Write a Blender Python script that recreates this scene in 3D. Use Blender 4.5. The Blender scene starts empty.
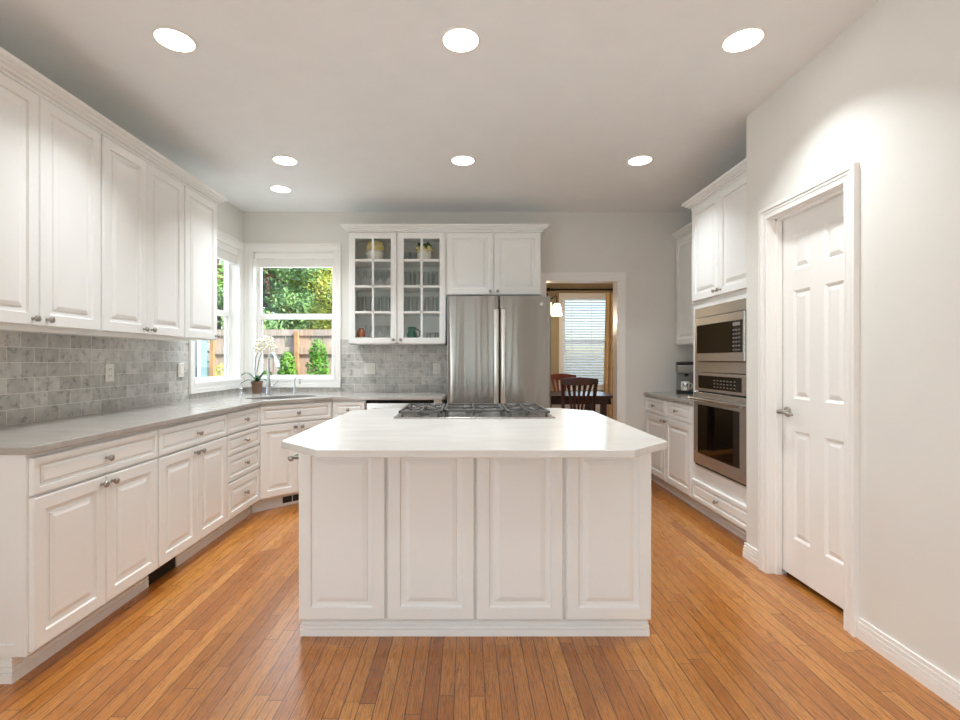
import bpy, bmesh, math, random
from mathutils import Vector, Matrix
random.seed(7)
PI = math.pi
sc = bpy.context.scene
COL = sc.collection

# ------------------------------------------------------------------ camera
HC, F, CX, CY = 1.25, 480.0, 467.0, 360.0          # eye height, focal length in px, vanishing point
cam_d = bpy.data.cameras.new('camera'); cam = bpy.data.objects.new('camera', cam_d); COL.objects.link(cam)
cam.location = (0, 0, HC); cam.rotation_euler = (PI/2, 0, 0)
cam_d.sensor_width = 36; cam_d.lens = 18.0; cam_d.shift_x = 13.0/960.0
cam_d.clip_start = 0.02; cam_d.clip_end = 200
sc.camera = cam

# ------------------------------------------------------------------ world, sun, daylight, exposure
w = bpy.data.worlds.new('world'); sc.world = w; w.use_nodes = True
wn = w.node_tree.nodes; wl = w.node_tree.links
bg = wn['Background']
sky = wn.new('ShaderNodeTexSky'); sky.sky_type = 'NISHITA'
sky.sun_disc = False; sky.sun_elevation = math.radians(48); sky.sun_rotation = math.radians(110)
sky.air_density = 1.0; sky.dust_density = 2.0; sky.ozone_density = 1.0
wl.new(sky.outputs[0], bg.inputs[0]); bg.inputs[1].default_value = 0.30

def add_light(name, kind, loc, direction, energy, color, **kw):
    d = bpy.data.lights.new(name, kind); d.energy = energy; d.color = color
    for k, v in kw.items(): setattr(d, k, v)
    o = bpy.data.objects.new(name, d); COL.objects.link(o); o.location = loc
    o.rotation_euler = Vector(direction).to_track_quat('-Z', 'Y').to_euler()
    return o
sun = add_light('sun', 'SUN', (6, -4, 9), (-0.80, 0.42, -0.72), 5.1, (1.0, 0.95, 0.86), angle=0.02)
# daylight in the seen windows, plus added fill from openings behind the camera
REAR = -3.3
for wx0, wx1 in ((-1.9, -1.0), (-0.35, 0.45), (0.9, 1.5)):
    add_light('added_rear_fill', 'AREA', ((wx0+wx1)/2, REAR-0.16, 1.25), (0, 1, 0.45), 5*(wx1-wx0), (0.78, 0.90, 1.0),
              shape='RECTANGLE', size=wx1-wx0-0.04, size_y=1.96)  # added fill behind the camera, tilted up to brighten the ceiling
add_light('added_side_fill', 'AREA', (-2.50, -1.3, 1.12), (1, 0.1, 0.55), 72, (0.80, 0.91, 1.0), shape='RECTANGLE', size=1.76, size_y=1.96)  # added lamp at an invented side opening, aimed up to lift walls and ceiling
add_light('daylight_dining_window', 'AREA', (2.14, 8.62, 1.6), (0, -1, 0.1), 7, (0.84, 0.93, 1.0), shape='RECTANGLE', size=0.95, size_y=1.5)
add_light('daylight_sink_window', 'AREA', (-1.81, 5.32, 1.75), (0.1, -1, -0.25), 7, (0.86, 0.94, 1.0), shape='RECTANGLE', size=0.8, size_y=1.2)
add_light('daylight_side_window', 'AREA', (-2.66, 4.48, 1.75), (1, -0.15, -0.25), 6, (0.86, 0.94, 1.0), shape='RECTANGLE', size=0.78, size_y=1.2)
LAMP_W = 6.6
LAMP_COL = (0.91, 0.965, 1.0)
sc.view_settings.view_transform = 'Standard'; sc.view_settings.look = 'None'
sc.view_settings.gamma = 1.0; sc.view_settings.use_curve_mapping = False
sc.view_settings.exposure = 0.43
sc.cycles.use_denoising = True
sc.cycles.max_bounces = 10; sc.cycles.diffuse_bounces = 6; sc.cycles.transparent_max_bounces = 24
sc.cycles.caustics_reflective = False; sc.cycles.caustics_refractive = False
sc.cycles.sample_clamp_indirect = 6.0

# ------------------------------------------------------------------ materials
def lin(c):
    if isinstance(c, str):
        c = c.lstrip('#'); c = [int(c[i:i+2], 16)/255 for i in (0, 2, 4)]
    return tuple(((v/12.92) if v <= 0.04045 else ((v+0.055)/1.055)**2.4) for v in c) + (1.0,)

class NT:
    def __init__(s, name):
        s.m = bpy.data.materials.new(name); s.m.use_nodes = True
        s.n = s.m.node_tree.nodes; s.l = s.m.node_tree.links
        s.p = s.n['Principled BSDF']; s.out = s.n['Material Output']
    def new(s, t, **kw):
        nd = s.n.new(t)
        for k, v in kw.items(): setattr(nd, k, v)
        return nd
    def link(s, a, b): s.l.new(a, b)
    def val(s, inp, v):
        if hasattr(v, 'default_value') or hasattr(v, 'is_linked'): s.l.new(v, inp)
        else: inp.default_value = v
    def math(s, op, a, b=0.0, c=None):
        nd = s.new('ShaderNodeMath', operation=op)
        s.val(nd.inputs[0], a); s.val(nd.inputs[1], b)
        if c is not None: s.val(nd.inputs[2], c)
        return nd.outputs[0]
    def mix(s, fac, a, b, blend='MIX'):
        nd = s.new('ShaderNodeMix', data_type='RGBA', blend_type=blend)
        s.val(nd.inputs[0], fac); s.val(nd.inputs[6], a); s.val(nd.inputs[7], b)
        return nd.outputs[2]
    def obj(s): return s.new('ShaderNodeTexCoord').outputs['Object']
    def gen(s): return s.new('ShaderNodeNewGeometry').outputs['Position']
    def noise(s, vec, scale, detail=3, rough=0.5):
        nd = s.new('ShaderNodeTexNoise'); s.link(vec, nd.inputs['Vector'])
        nd.inputs['Scale'].default_value = scale; nd.inputs['Detail'].default_value = detail; nd.inputs['Roughness'].default_value = rough
        return nd.outputs['Fac']
    def ramp(s, fac, stops):
        nd = s.new('ShaderNodeValToRGB'); s.link(fac, nd.inputs[0])
        e = nd.color_ramp.elements
        while len(e) < len(stops): e.new(0.5)
        for i, (p, c) in enumerate(stops): e[i].position = p; e[i].color = c
        return nd.outputs[0]
    def mapv(s, vec, scale):
        nd = s.new('ShaderNodeMapping'); s.link(vec, nd.inputs[0]); nd.inputs['Scale'].default_value = scale
        return nd.outputs[0]
    def bump(s, h, strength, dist=0.001):
        nd = s.new('ShaderNodeBump'); s.link(h, nd.inputs['Height'])
        nd.inputs['Strength'].default_value = strength; nd.inputs['Distance'].default_value = dist
        s.link(nd.outputs[0], s.p.inputs['Normal'])

def plain(name, col, rough=0.5, metal=0.0, var=0.04, nscale=6.0, bump=0.0, bscale=120.0, coat=0.0):
    t = NT(name); c = lin(col)
    f = t.noise(t.gen(), nscale, 3)
    a = tuple(min(1, v*(1+var)) for v in c[:3])+(1,); b = tuple(v*(1-var) for v in c[:3])+(1,)
    t.link(t.ramp(f, [(0.3, a), (0.7, b)]), t.p.inputs['Base Color'])
    t.p.inputs['Roughness'].default_value = rough; t.p.inputs['Metallic'].default_value = metal
    t.p.inputs['Coat Weight'].default_value = coat
    if bump: t.bump(t.noise(t.gen(), bscale, 2), bump, 0.002)
    return t.m

M = {}
M['wall'] = plain('wall_paint', '#e2e0da', 0.6, var=0.01, bump=0.12, bscale=110)
M['ceiling'] = plain('ceiling_paint', '#eef0f0', 0.8, var=0.012, bump=0.35, bscale=75)
M['white'] = plain('cabinet_paint', '#edeeec', 0.32, var=0.006)
M['trim'] = plain('trim_paint', '#f2f0ec', 0.35, var=0.005)
M['dwall'] = plain('olive_wall_paint', '#a5967a', 0.7, var=0.02)
M['nickel'] = plain('brushed_nickel', '#a9a49c', 0.28, 1.0, var=0.05)
M['satin'] = plain('satin_steel', '#dcd9d4', 0.3, 1.0, var=0.02)
M['chrome'] = plain('chrome_metal', '#c8cacc', 0.12, 1.0, var=0.02)
M['black'] = plain('black_plastic', '#141414', 0.35, var=0.1)
M['iron'] = plain('cast_iron', '#5e5c59', 0.5, 0.35, var=0.15, nscale=60)
M['dark'] = plain('dark_gap', '#262422', 0.7, var=0.1)
M['plastic'] = plain('white_plastic', '#ece8e0', 0.4, var=0.01)
M['silver'] = plain('grey_plastic', '#8d8a86', 0.4, 0.4, var=0.03)
M['darkwood'] = plain('espresso_wood', '#2e1712', 0.32, var=0.3, nscale=9)
M['cherry'] = plain('cherry_wood', '#6a2a18', 0.32, var=0.25, nscale=9)
M['curtain'] = plain('gold_curtain', '#d6bb8e', 0.8, var=0.08, nscale=15)
M['rod'] = plain('dark_bronze', '#231c18', 0.4, 0.7)
M['terracotta'] = plain('brown_clay', '#7d5f4c', 0.8, var=0.1, nscale=20)
M['leaf'] = plain('orchid_leaf', '#2f5c2a', 0.4, var=0.2, nscale=20)
M['stem'] = plain('orchid_stem', '#3c3a22', 0.6, var=0.2)
M['petal'] = plain('orchid_petal', '#f6f2e6', 0.6, var=0.03, nscale=40)
M['petalc'] = plain('orchid_centre', '#e2c95a', 0.6)
M['ceramic'] = plain('white_ceramic', '#eeeae0', 0.15, var=0.02)
M['ink'] = plain('black_glaze', '#15120f', 0.2)
M['amber'] = plain('amber_ceramic', '#b9633c', 0.25, var=0.2, nscale=30)
M['shade'] = plain('white_shade_fabric', '#efece8', 0.8, var=0.01)
M['soil'] = plain('garden_soil', '#7c6848', 0.95, var=0.3, nscale=8, bump=0.5, bscale=30)
M['bark'] = plain('tree_bark', '#6b4a35', 0.9, var=0.3, nscale=12)
t_ = NT('blind_slat'); d_ = t_.new('ShaderNodeBsdfDiffuse'); d_.inputs[0].default_value = lin('#f0f3f6'); tl_ = t_.new('ShaderNodeBsdfTranslucent'); tl_.inputs[0].default_value = lin('#e6eef4')
mx_ = t_.new('ShaderNodeMixShader'); t_.link(t_.math('MULTIPLY_ADD', t_.noise(t_.gen(), 4, 2), 0.06, 0.42), mx_.inputs[0]); t_.link(d_.outputs[0], mx_.inputs[1]); t_.link(tl_.outputs[0], mx_.inputs[2]); t_.link(mx_.outputs[0], t_.out.inputs[0]); M['slat'] = t_.m
M['wainscot'] = plain('wainscot_paint', '#e9e6e0', 0.5, var=0.01)
M['houseblue'] = plain('pale_blue_siding', '#86a6b0', 0.7, var=0.06, nscale=5)

def leafmat(name, c1, c2, c3):
    t = NT(name)
    f = t.noise(t.gen(), 3.5, 6, 0.75)
    t.link(t.ramp(f, [(0.3, lin(c1)), (0.5, lin(c2)), (0.72, lin(c3))]), t.p.inputs['Base Color'])
    t.p.inputs['Roughness'].default_value = 0.55
    t.p.inputs['Subsurface Weight'].default_value = 0.0
    return t.m
M['fol_green'] = leafmat('green_foliage', '#5a8a44', '#8cbc4c', '#d0e070')
M['fol_dark'] = leafmat('dark_foliage', '#55805a', '#7aa664', '#b8cc70')
M['fol_yellow'] = leafmat('yellow_green_foliage', '#98a840', '#c8d058', '#eee890')
M['fol_shrub'] = leafmat('shrub_foliage', '#346a1e', '#5f9a2a', '#96c44a')

def glass(name, tint=(1, 1, 1, 1), gloss=0.02, refl=1.0):
    t = NT(name)
    tr = t.new('ShaderNodeBsdfTransparent'); tr.inputs[0].default_value = tint
    gl = t.new('ShaderNodeBsdfGlossy'); gl.inputs['Roughness'].default_value = gloss
    lw = t.new('ShaderNodeLayerWeight'); lw.inputs[0].default_value = 0.5
    f = t.math('MULTIPLY', t.math('MULTIPLY_ADD', t.math('POWER', lw.outputs['Facing'], 4.0), 0.55, 0.04), refl)
    mx = t.new('ShaderNodeMixShader'); t.link(f, mx.inputs[0]); t.link(tr.outputs[0], mx.inputs[1]); t.link(gl.outputs[0], mx.inputs[2])
    t.link(mx.outputs[0], t.out.inputs[0]); return t.m
M['pane'] = glass('window_glass', (0.97, 0.99, 0.98, 1), refl=0.6)
M['glass'] = glass('drinking_glass', (0.97, 0.98, 0.98, 1), 0.12, 1.6)
M['greenglass'] = glass('green_glass', (0.25, 0.62, 0.45, 1), 0.05, 2.0)
M['cabinetpane'] = glass('cabinet_glass', (0.98, 0.99, 0.985, 1), refl=0.25)
M['blackglass'] = plain('black_glass', '#0c0b0a', 0.04, var=0.05)

def steel(name, axis, base='#b4b0ab', rough=0.24, wave=0.0, aniso=0.0):
    t = NT(name)
    s = {'z': (90, 90, 0.6), 'y': (60, 0.6, 90), 'x': (0.6, 60, 90)}[axis]
    f = t.noise(t.mapv(t.gen(), s), 3.0, 3)
    c = lin(base)
    t.link(t.ramp(f, [(0.3, tuple(v*0.95 for v in c[:3])+(1,)), (0.7, c)]), t.p.inputs['Base Color'])
    t.p.inputs['Metallic'].default_value = 1.0
    t.link(t.math('MULTIPLY_ADD', f, 0.10, rough-0.05), t.p.inputs['Roughness'])
    if aniso:
        t.p.inputs['Anisotropic'].default_value = aniso; t.p.inputs['Anisotropic Rotation'].default_value = 0.25
        tg = t.new('ShaderNodeTangent', direction_type='RADIAL', axis='Z'); t.link(tg.outputs[0], t.p.inputs['Tangent'])
    if wave:
        sw = {'z': (4.6, 0.3, 0.25), 'y': (0.3, 3.0, 1.2), 'x': (1.0, 0.3, 1.0)}[axis]
        t.bump(t.noise(t.mapv(t.gen(), sw), 1.0, 1), wave, 0.05)
    return t.m
M['steel_v'] = steel('brushed_stainless_upright', 'z', '#98948f', 0.20, 0.6, 0.85)
M['steel_h'] = steel('brushed_stainless_level', 'y', '#d6d2cc', 0.24, 0.05)
M['steel_h'].node_tree.nodes['Principled BSDF'].inputs['Metallic'].default_value = 0.84
M['steel_x'] = steel('brushed_stainless_cooktop', 'x', '#c4c2be', 0.26)

def emit(name, col, strength):
    t = NT(name); t.n.remove(t.p)
    e = t.new('ShaderNodeEmission'); e.inputs[0].default_value = lin(col); e.inputs[1].default_value = strength
    t.link(e.outputs[0], t.out.inputs[0]); return t.m
M['lens'] = emit('lit_lamp_lens', '#fff6ea', 9.0)
M['lampshade'] = emit('lit_glass_shade', '#fff0d8', 3.0)

def floor_mat():
    t = NT('oak_strip_floor')
    sp = t.new('ShaderNodeSeparateXYZ'); t.link(t.gen(), sp.inputs[0]); x, y = sp.outputs[0], sp.outputs[1]
    px = t.math('DIVIDE', t.math('ADD', x, 10.0), 0.0572); idx = t.math('FLOOR', px); fx = t.math('FRACT', px)
    wn1 = t.new('ShaderNodeTexWhiteNoise', noise_dimensions='1D'); t.link(idx, wn1.inputs['W'])
    py = t.math('ADD', t.math('DIVIDE', t.math('ADD', y, 10.0), 0.95), t.math('MULTIPLY', wn1.outputs[0], 13.7))
    idy = t.math('FLOOR', py); fy = t.math('FRACT', py)
    cb = t.new('ShaderNodeCombineXYZ'); t.link(idx, cb.inputs[0]); t.link(idy, cb.inputs[1])
    wn2 = t.new('ShaderNodeTexWhiteNoise', noise_dimensions='2D'); t.link(cb.outputs[0], wn2.inputs['Vector'])
    r = wn2.outputs[0]
    base = t.ramp(r, [(0.0, lin('#a05f22')), (0.2, lin('#b06e2c')), (0.7, lin('#bd7c39')), (1.0, lin('#c78842'))])
    gx = t.math('ADD', t.math('MULTIPLY', x, 30.0), t.math('MULTIPLY', r, 90.0))
    gv = t.new('ShaderNodeCombineXYZ'); t.link(gx, gv.inputs[0]); t.link(t.math('MULTIPLY', y, 1.6), gv.inputs[1]); t.link(t.math('MULTIPLY', r, 50), gv.inputs[2])
    g1 = t.noise(gv.outputs[0], 1.4, 5, 0.62)
    gr = t.math('FRACT', t.math('MULTIPLY', g1, 9.0))                       # growth-ring bands
    ring = t.ramp(gr, [(0.0, (0.30, 0.23, 0.18, 1)), (0.18, (0.86, 0.83, 0.80, 1)), (0.35, (1.0, 1.0, 1.0, 1)), (1.0, (1.05, 1.05, 1.05, 1))])
    base = t.mix(0.85, base, ring, 'MULTIPLY')
    gv2 = t.new('ShaderNodeCombineXYZ'); t.link(t.math('MULTIPLY', x, 330.0), gv2.inputs[0]); t.link(t.math('MULTIPLY', y, 9.0), gv2.inputs[1])
    pore = t.ramp(t.noise(gv2.outputs[0], 1.0, 2), [(0.36, (0.55, 0.50, 0.45, 1)), (0.52, (1, 1, 1, 1))])
    base = t.mix(0.8, base, pore, 'MULTIPLY')
    gap = t.math('MAXIMUM', t.math('GREATER_THAN', t.math('ABSOLUTE', t.math('SUBTRACT', fx, 0.5)), 0.470),
                 t.math('GREATER_THAN', t.math('ABSOLUTE', t.math('SUBTRACT', fy, 0.5)), 0.4985))
    base = t.mix(t.math('MULTIPLY', gap, 0.9), base, lin('#3a1f0c'))
    t.link(base, t.p.inputs['Base Color'])
    t.link(t.math('MULTIPLY_ADD', g1, 0.14, 0.22), t.p.inputs['Roughness'])
    t.p.inputs['Specular IOR Level'].default_value = 0.6; t.p.inputs['Coat Weight'].default_value = 0.35; t.p.inputs['Coat Roughness'].default_value = 0.22
    t.bump(t.math('SUBTRACT', 1.0, gap), 0.25, 0.001)
    return t.m
M['floor'] = floor_mat()

def tile_mat(name, horiz):
    t = NT(name)
    sp = t.new('ShaderNodeSeparateXYZ'); t.link(t.gen(), sp.inputs[0])
    cb = t.new('ShaderNodeCombineXYZ'); t.link(sp.outputs[horiz], cb.inputs[0]); t.link(t.math('SUBTRACT', sp.outputs[2], 0.917-0.8), cb.inputs[1])
    br = t.new('ShaderNodeTexBrick'); t.link(cb.outputs[0], br.inputs['Vector'])
    br.offset = 0.5; br.inputs['Scale'].default_value = 1.0
    br.inputs['Brick Width'].default_value = 0.156; br.inputs['Row Height'].default_value = 0.08
    br.inputs['Mortar Size'].default_value = 0.0016; br.inputs['Mortar Smooth'].default_value = 0.1
    br.inputs['Color1'].default_value = lin('#d2cfca'); br.inputs['Color2'].default_value = lin('#b5b2ac'); br.inputs['Mortar'].default_value = lin('#e8e5de')
    v = t.noise(t.gen(), 22, 7, 0.68)
    vein = t.ramp(v, [(0.36, (0.48, 0.48, 0.49, 1)), (0.46, (0.96, 0.96, 0.96, 1)), (0.62, (1.08, 1.08, 1.07, 1))])
    blot = t.ramp(t.noise(t.gen(), 9, 3), [(0.35, (0.86, 0.87, 0.88, 1)), (0.65, (1.06, 1.05, 1.04, 1))])
    c = t.mix(t.math('SUBTRACT', 1.0, br.outputs['Fac']), br.outputs['Color'], t.mix(1.0, t.mix(0.8, br.outputs['Color'], vein, 'MULTIPLY'), blot, 'MULTIPLY'))
    t.link(c, t.p.inputs['Base Color']); t.p.inputs['Roughness'].default_value = 0.3
    t.bump(t.math('SUBTRACT', 1.0, br.outputs['Fac']), 0.5, 0.002)
    return t.m
M['tile_x'] = tile_mat('marble_subway_tile_back', 0); M['tile_y'] = tile_mat('marble_subway_tile_left', 1)

def quartz(name, c1, c2, spec, rough):
    t = NT(name)
    f = t.noise(t.mapv(t.gen(), (1.2, 4.0, 1.0)), 3.0, 6, 0.65)
    g = t.noise(t.gen(), 380, 2)
    c = t.ramp(f, [(0.35, lin(c1)), (0.65, lin(c2))])
    c = t.mix(spec, c, t.ramp(g, [(0.35, (0.75, 0.74, 0.72, 1)), (0.65, (1.12, 1.12, 1.12, 1))]), 'MULTIPLY')
    t.link(c, t.p.inputs['Base Color']); t.p.inputs['Roughness'].default_value = rough
    return t.m
M['grey_quartz'] = quartz('grey_quartz', '#a9a49e', '#b4afa9', 0.35, 0.16)
M['white_quartz'] = quartz('white_quartz', '#d0cdc8', '#dad7d2', 0.08, 0.17)

def wood_fence_mat():
    t = NT('weathered_cedar')
    sp = t.new('ShaderNodeSeparateXYZ'); t.link(t.gen(), sp.inputs[0])
    idx = t.math('FLOOR', t.math('DIVIDE', t.math('ADD', sp.outputs[0], 20.0), 0.24))
    wn1 = t.new('ShaderNodeTexWhiteNoise', noise_dimensions='1D'); t.link(idx, wn1.inputs['W'])
    c = t.ramp(wn1.outputs[0], [(0.0, lin('#c3b4aa')), (0.5, lin('#d2c2b6')), (1.0, lin('#cfae92'))])
    g = t.noise(t.mapv(t.gen(), (14, 14, 1.2)), 1.5, 5, 0.65)
    c = t.mix(0.8, c, t.ramp(g, [(0.3, (0.7, 0.62, 0.56, 1)), (0.6, (1.05, 1.04, 1.03, 1))]), 'MULTIPLY')
    t.link(c, t.p.inputs['Base Color']); t.p.inputs['Roughness'].default_value = 0.85
    return t.m
M['fence'] = wood_fence_mat()
M['fencepost'] = plain('cedar_post', '#c99a70', 0.85, var=0.15, nscale=6)
def brick_wall_mat():
    t = NT('house_brick')
    sp = t.new('ShaderNodeSeparateXYZ'); t.link(t.gen(), sp.inputs[0])
    cb = t.new('ShaderNodeCombineXYZ'); t.link(sp.outputs[0], cb.inputs[0]); t.link(sp.outputs[2], cb.inputs[1])
    br = t.new('ShaderNodeTexBrick'); t.link(cb.outputs[0], br.inputs['Vector']); br.inputs['Scale'].default_value = 1
    br.inputs['Brick Width'].default_value = 0.22; br.inputs['Row Height'].default_value = 0.075; br.inputs['Mortar Size'].default_value = 0.006
    br.inputs['Color1'].default_value = lin('#a39184'); br.inputs['Color2'].default_value = lin('#8a7668'); br.inputs['Mortar'].default_value = lin('#c2b8ac')
    t.link(br.outputs[0], t.p.inputs['Base Color']); t.p.inputs['Roughness'].default_value = 0.9
    return t.m
M['brick'] = brick_wall_mat()

# ------------------------------------------------------------------ mesh helpers
class MB:
    def __init__(s): s.v = []; s.f = []; s.sm = []
    def add(s, vs, fs, smooth=False):
        b = len(s.v); s.v += [tuple(p) for p in vs]
        for f in fs: s.f.append(tuple(i+b for i in f)); s.sm.append(smooth)
        return s
    def box(s, x0, x1, y0, y1, z0, z1):
        if x0 > x1: x0, x1 = x1, x0
        if y0 > y1: y0, y1 = y1, y0
        if z0 > z1: z0, z1 = z1, z0
        v = [(x0,y0,z0),(x1,y0,z0),(x1,y1,z0),(x0,y1,z0),(x0,y0,z1),(x1,y0,z1),(x1,y1,z1),(x0,y1,z1)]
        return s.add(v, [(0,3,2,1),(4,5,6,7),(0,1,5,4),(1,2,6,5),(2,3,7,6),(3,0,4,7)])
    def prism(s, poly, z0, z1):
        n = len(poly); v = [(x, y, z0) for x, y in poly]+[(x, y, z1) for x, y in poly]
        f = [tuple(range(n-1, -1, -1)), tuple(range(n, 2*n))]+[(i, (i+1) % n, n+(i+1) % n, n+i) for i in range(n)]
        return s.add(v, f)
    def ring_stack(s, rings, smooth=False, close=True, cap0=True, cap1=True):
        n = len(rings[0]); v = [p for r in rings for p in r]; f = []
        for k in range(len(rings)-1):
            for i in range(n if close else n-1):
                j = (i+1) % n; f.append((k*n+i, k*n+j, (k+1)*n+j, (k+1)*n+i))
        s.add(v, f, smooth)
        if cap0: s.add(rings[0], [tuple(range(n-1, -1, -1))])
        if cap1: s.add(rings[-1], [tuple(range(n))])
        return s
    def lathe(s, prof, c=(0,0,0), axis=(0,0,1), n=20, smooth=True, cap0=True, cap1=True):
        a = Vector(axis).normalized(); u = a.orthogonal().normalized(); w_ = a.cross(u); c = Vector(c); rings = []
        for r, h in prof:
            rings.append([tuple(c+a*h+(u*math.cos(2*PI*i/n)+w_*math.sin(2*PI*i/n))*max(r, 1e-4)) for i in range(n)])
        return s.ring_stack(rings, smooth, True, cap0, cap1)
    def cyl(s, p0, p1, r, r2=None, n=14, smooth=True):
        p0 = Vector(p0); p1 = Vector(p1); return s.lathe([(r, 0), (r if r2 is None else r2, (p1-p0).length)], p0, p1-p0, n, smooth)
    def tube(s, pts, r, n=10, radii=None):
        pts = [Vector(p) for p in pts]; rings = []; prev = None
        for i, p in enumerate(pts):
            d = (pts[min(i+1, len(pts)-1)]-pts[max(i-1, 0)]).normalized()
            u = d.orthogonal().normalized() if prev is None else (prev-d*prev.dot(d)).normalized()
            prev = u; w_ = d.cross(u); rr = radii[i] if radii else r
            rings.append([tuple(p+(u*math.cos(2*PI*k/n)+w_*math.sin(2*PI*k/n))*rr) for k in range(n)])
        return s.ring_stack(rings, True)
    def ball(s, c, r, n=14, sz=1.0):
        m = max(6, n//2); return s.lathe([(r*math.sin(PI*i/m), -r*sz*math.cos(PI*i/m)) for i in range(m+1)], c, (0,0,1), n)
    def panel(s, x0, x1, z0, z1, y0, t, fr=0.054, raised=True):
        """cabinet door slab facing -y, raised field inside a frame"""
        k = min(1.0, (min(x1-x0, z1-z0))/0.30); fr = fr*k
        yf = y0-t
        prof = [(0, y0), (0, yf+0.004), (0.004, yf)]
        if raised: prof += [(fr, yf), (fr+0.004*k, yf+0.010), (fr+0.025*k, yf+0.0115), (fr+0.026*k, yf+0.0075), (fr+0.046*k, yf+0.0015)]
        rings = [[(x0+i, y, z0+i), (x1-i, y, z0+i), (x1-i, y, z1-i), (x0+i, y, z1-i)] for i, y in prof]
        return s.ring_stack(rings)
    def quad(s, a, b, c, d): return s.add([a, b, c, d], [(0, 1, 2, 3)])
    def build(s, name, mat, parent=None, bevel=0.0, loc=None, recalc=True):
        me = bpy.data.meshes.new(name); me.from_pydata(s.v, [], s.f)
        me.polygons.foreach_set('use_smooth', s.sm); me.update()
        if recalc:
            b = bmesh.new(); b.from_mesh(me); bmesh.ops.recalc_face_normals(b, faces=b.faces); b.to_mesh(me); b.free()
        me.materials.append(mat if not isinstance(mat, str) else M[mat])
        o = bpy.data.objects.new(name, me); COL.objects.link(o)
        if parent is not None: o.parent = parent
        if loc is not None: o.location = loc
        if bevel:
            md = o.modifiers.new('bevel', 'BEVEL'); md.width = bevel; md.segments = 2; md.limit_method = 'ANGLE'; md.angle_limit = math.radians(50)
        return o

def tag(o, label=None, cat=None, group=None, kind=None):
    if label: o['label'] = label
    if cat: o['category'] = cat
    if group: o['group'] = group
    if kind: o['kind'] = kind
    return o
def thing(name, label, cat, loc=(0,0,0), rz=0.0, group=None, kind=None):
    o = bpy.data.objects.new(name, None); COL.objects.link(o); o.empty_display_size = 0.1
    o.location = loc; o.rotation_euler = (0, 0, rz); return tag(o, label, cat, group, kind)
def struct(name, mb, mat, parent=None, bevel=0.0):
    o = mb.build(name, mat, parent, bevel)
    if parent is None: o['kind'] = 'structure'
    return o
def copy_tree(o, parent=None):
    c = o.copy(); COL.objects.link(c)
    if parent is not None: c.parent = parent
    for ch in list(o.children): copy_tree(ch, c)
    return c
def cells(a0, a1, z0, z1, holes):
    A = sorted({a0, a1} | {h[0] for h in holes} | {h[1] for h in holes}); Z = sorted({z0, z1} | {h[2] for h in holes} | {h[3] for h in holes})
    for i in range(len(A)-1):
        for j in range(len(Z)-1):
            ca, cz = (A[i]+A[i+1])/2, (Z[j]+Z[j+1])/2
            if not any(h[0] < ca < h[1] and h[2] < cz < h[3] for h in holes): yield A[i], A[i+1], Z[j], Z[j+1]

# ------------------------------------------------------------------ room shell
XL, XR, YB, ZC, XP = -2.33, 2.49, 5.0, 2.793, 1.77
WZ0, WZ1 = 1.04, 2.385                           # window opening heights
BW = (-2.229, -1.385)                            # back window x
LW = (4.08, 4.905)                               # left window y
DW = (0.8125, 1.573, 0, 2.083)                   # doorway to the dining room
PD = (2.23, 2.81, 0, 2.075)                      # pantry door
T = 0.135
struct('floor', MB().box(-2.5, 3.7, REAR-0.15, 8.5, -0.06, 0), 'floor')
struct('ceiling', MB().box(-2.5, 2.65, REAR-0.15, YB+T, ZC, ZC+0.12), 'ceiling')
b = MB()
for a0, a1, z0, z1 in cells(XL-T, XR+T, 0, ZC, [(BW[0], BW[1], WZ0, WZ1), DW]): b.box(a0, a1, YB, YB+T, z0, z1)
struct('wall_back', b, 'wall')
b = MB()
for a0, a1, z0, z1 in cells(REAR, YB, 0, ZC, [(LW[0], LW[1], WZ0, WZ1), (-2.2, -0.4, 0.1, 2.1)]): b.box(XL-T, XL, a0, a1, z0, z1)
struct('wall_left', b, 'wall')
b = MB()
for a0, a1, z0, z1 in cells(REAR, 3.04, 0, ZC, [PD]): b.box(XP, XP+0.1, a0, a1, z0, z1)
b.box(XP+0.1, XR, 2.94, 3.04, 0, ZC)
struct('wall_pantry', b, 'wall')
struct('wall_right', MB().box(XR, XR+0.1, REAR, YB, 0, ZC), 'wall')
b = MB()
RWIN = [(-1.9, -1.0, 0.25, 2.25), (-0.35, 0.45, 0.25, 2.25), (0.9, 1.5, 0.25, 2.25)]
for a0, a1, z0, z1 in cells(XL-T, XR+0.1, 0, ZC, RWIN): b.box(a0, a1, REAR-0.12, REAR, z0, z1)
struct('wall_rear', b, 'wall')
# dining room shell
struct('wall_dining_left', MB().box(-0.35, -0.25, YB+T, 8.3, 0, 2.75), 'dwall')
struct('wall_dining_right', MB().box(3.5, 3.6, YB+T, 8.3, 0, 2.75), 'dwall')
struct('ceiling_dining', MB().box(-0.35, 3.6, YB+T, 8.43, 2.75, 2.85), 'ceiling')
DWIN = (1.665, 2.62, 0.80, 2.33)
b = MB()
for a0, a1, z0, z1 in cells(-0.35, 3.6, 0, 2.75, [DWIN]): b.box(a0, a1, 8.3, 8.43, z0, z1)
struct('wall_dining_back', b, 'dwall')
struct('trim_1', MB().box(-0.24, 3.49, 8.275, 8.299, 0, 0.70), 'wainscot')

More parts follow.
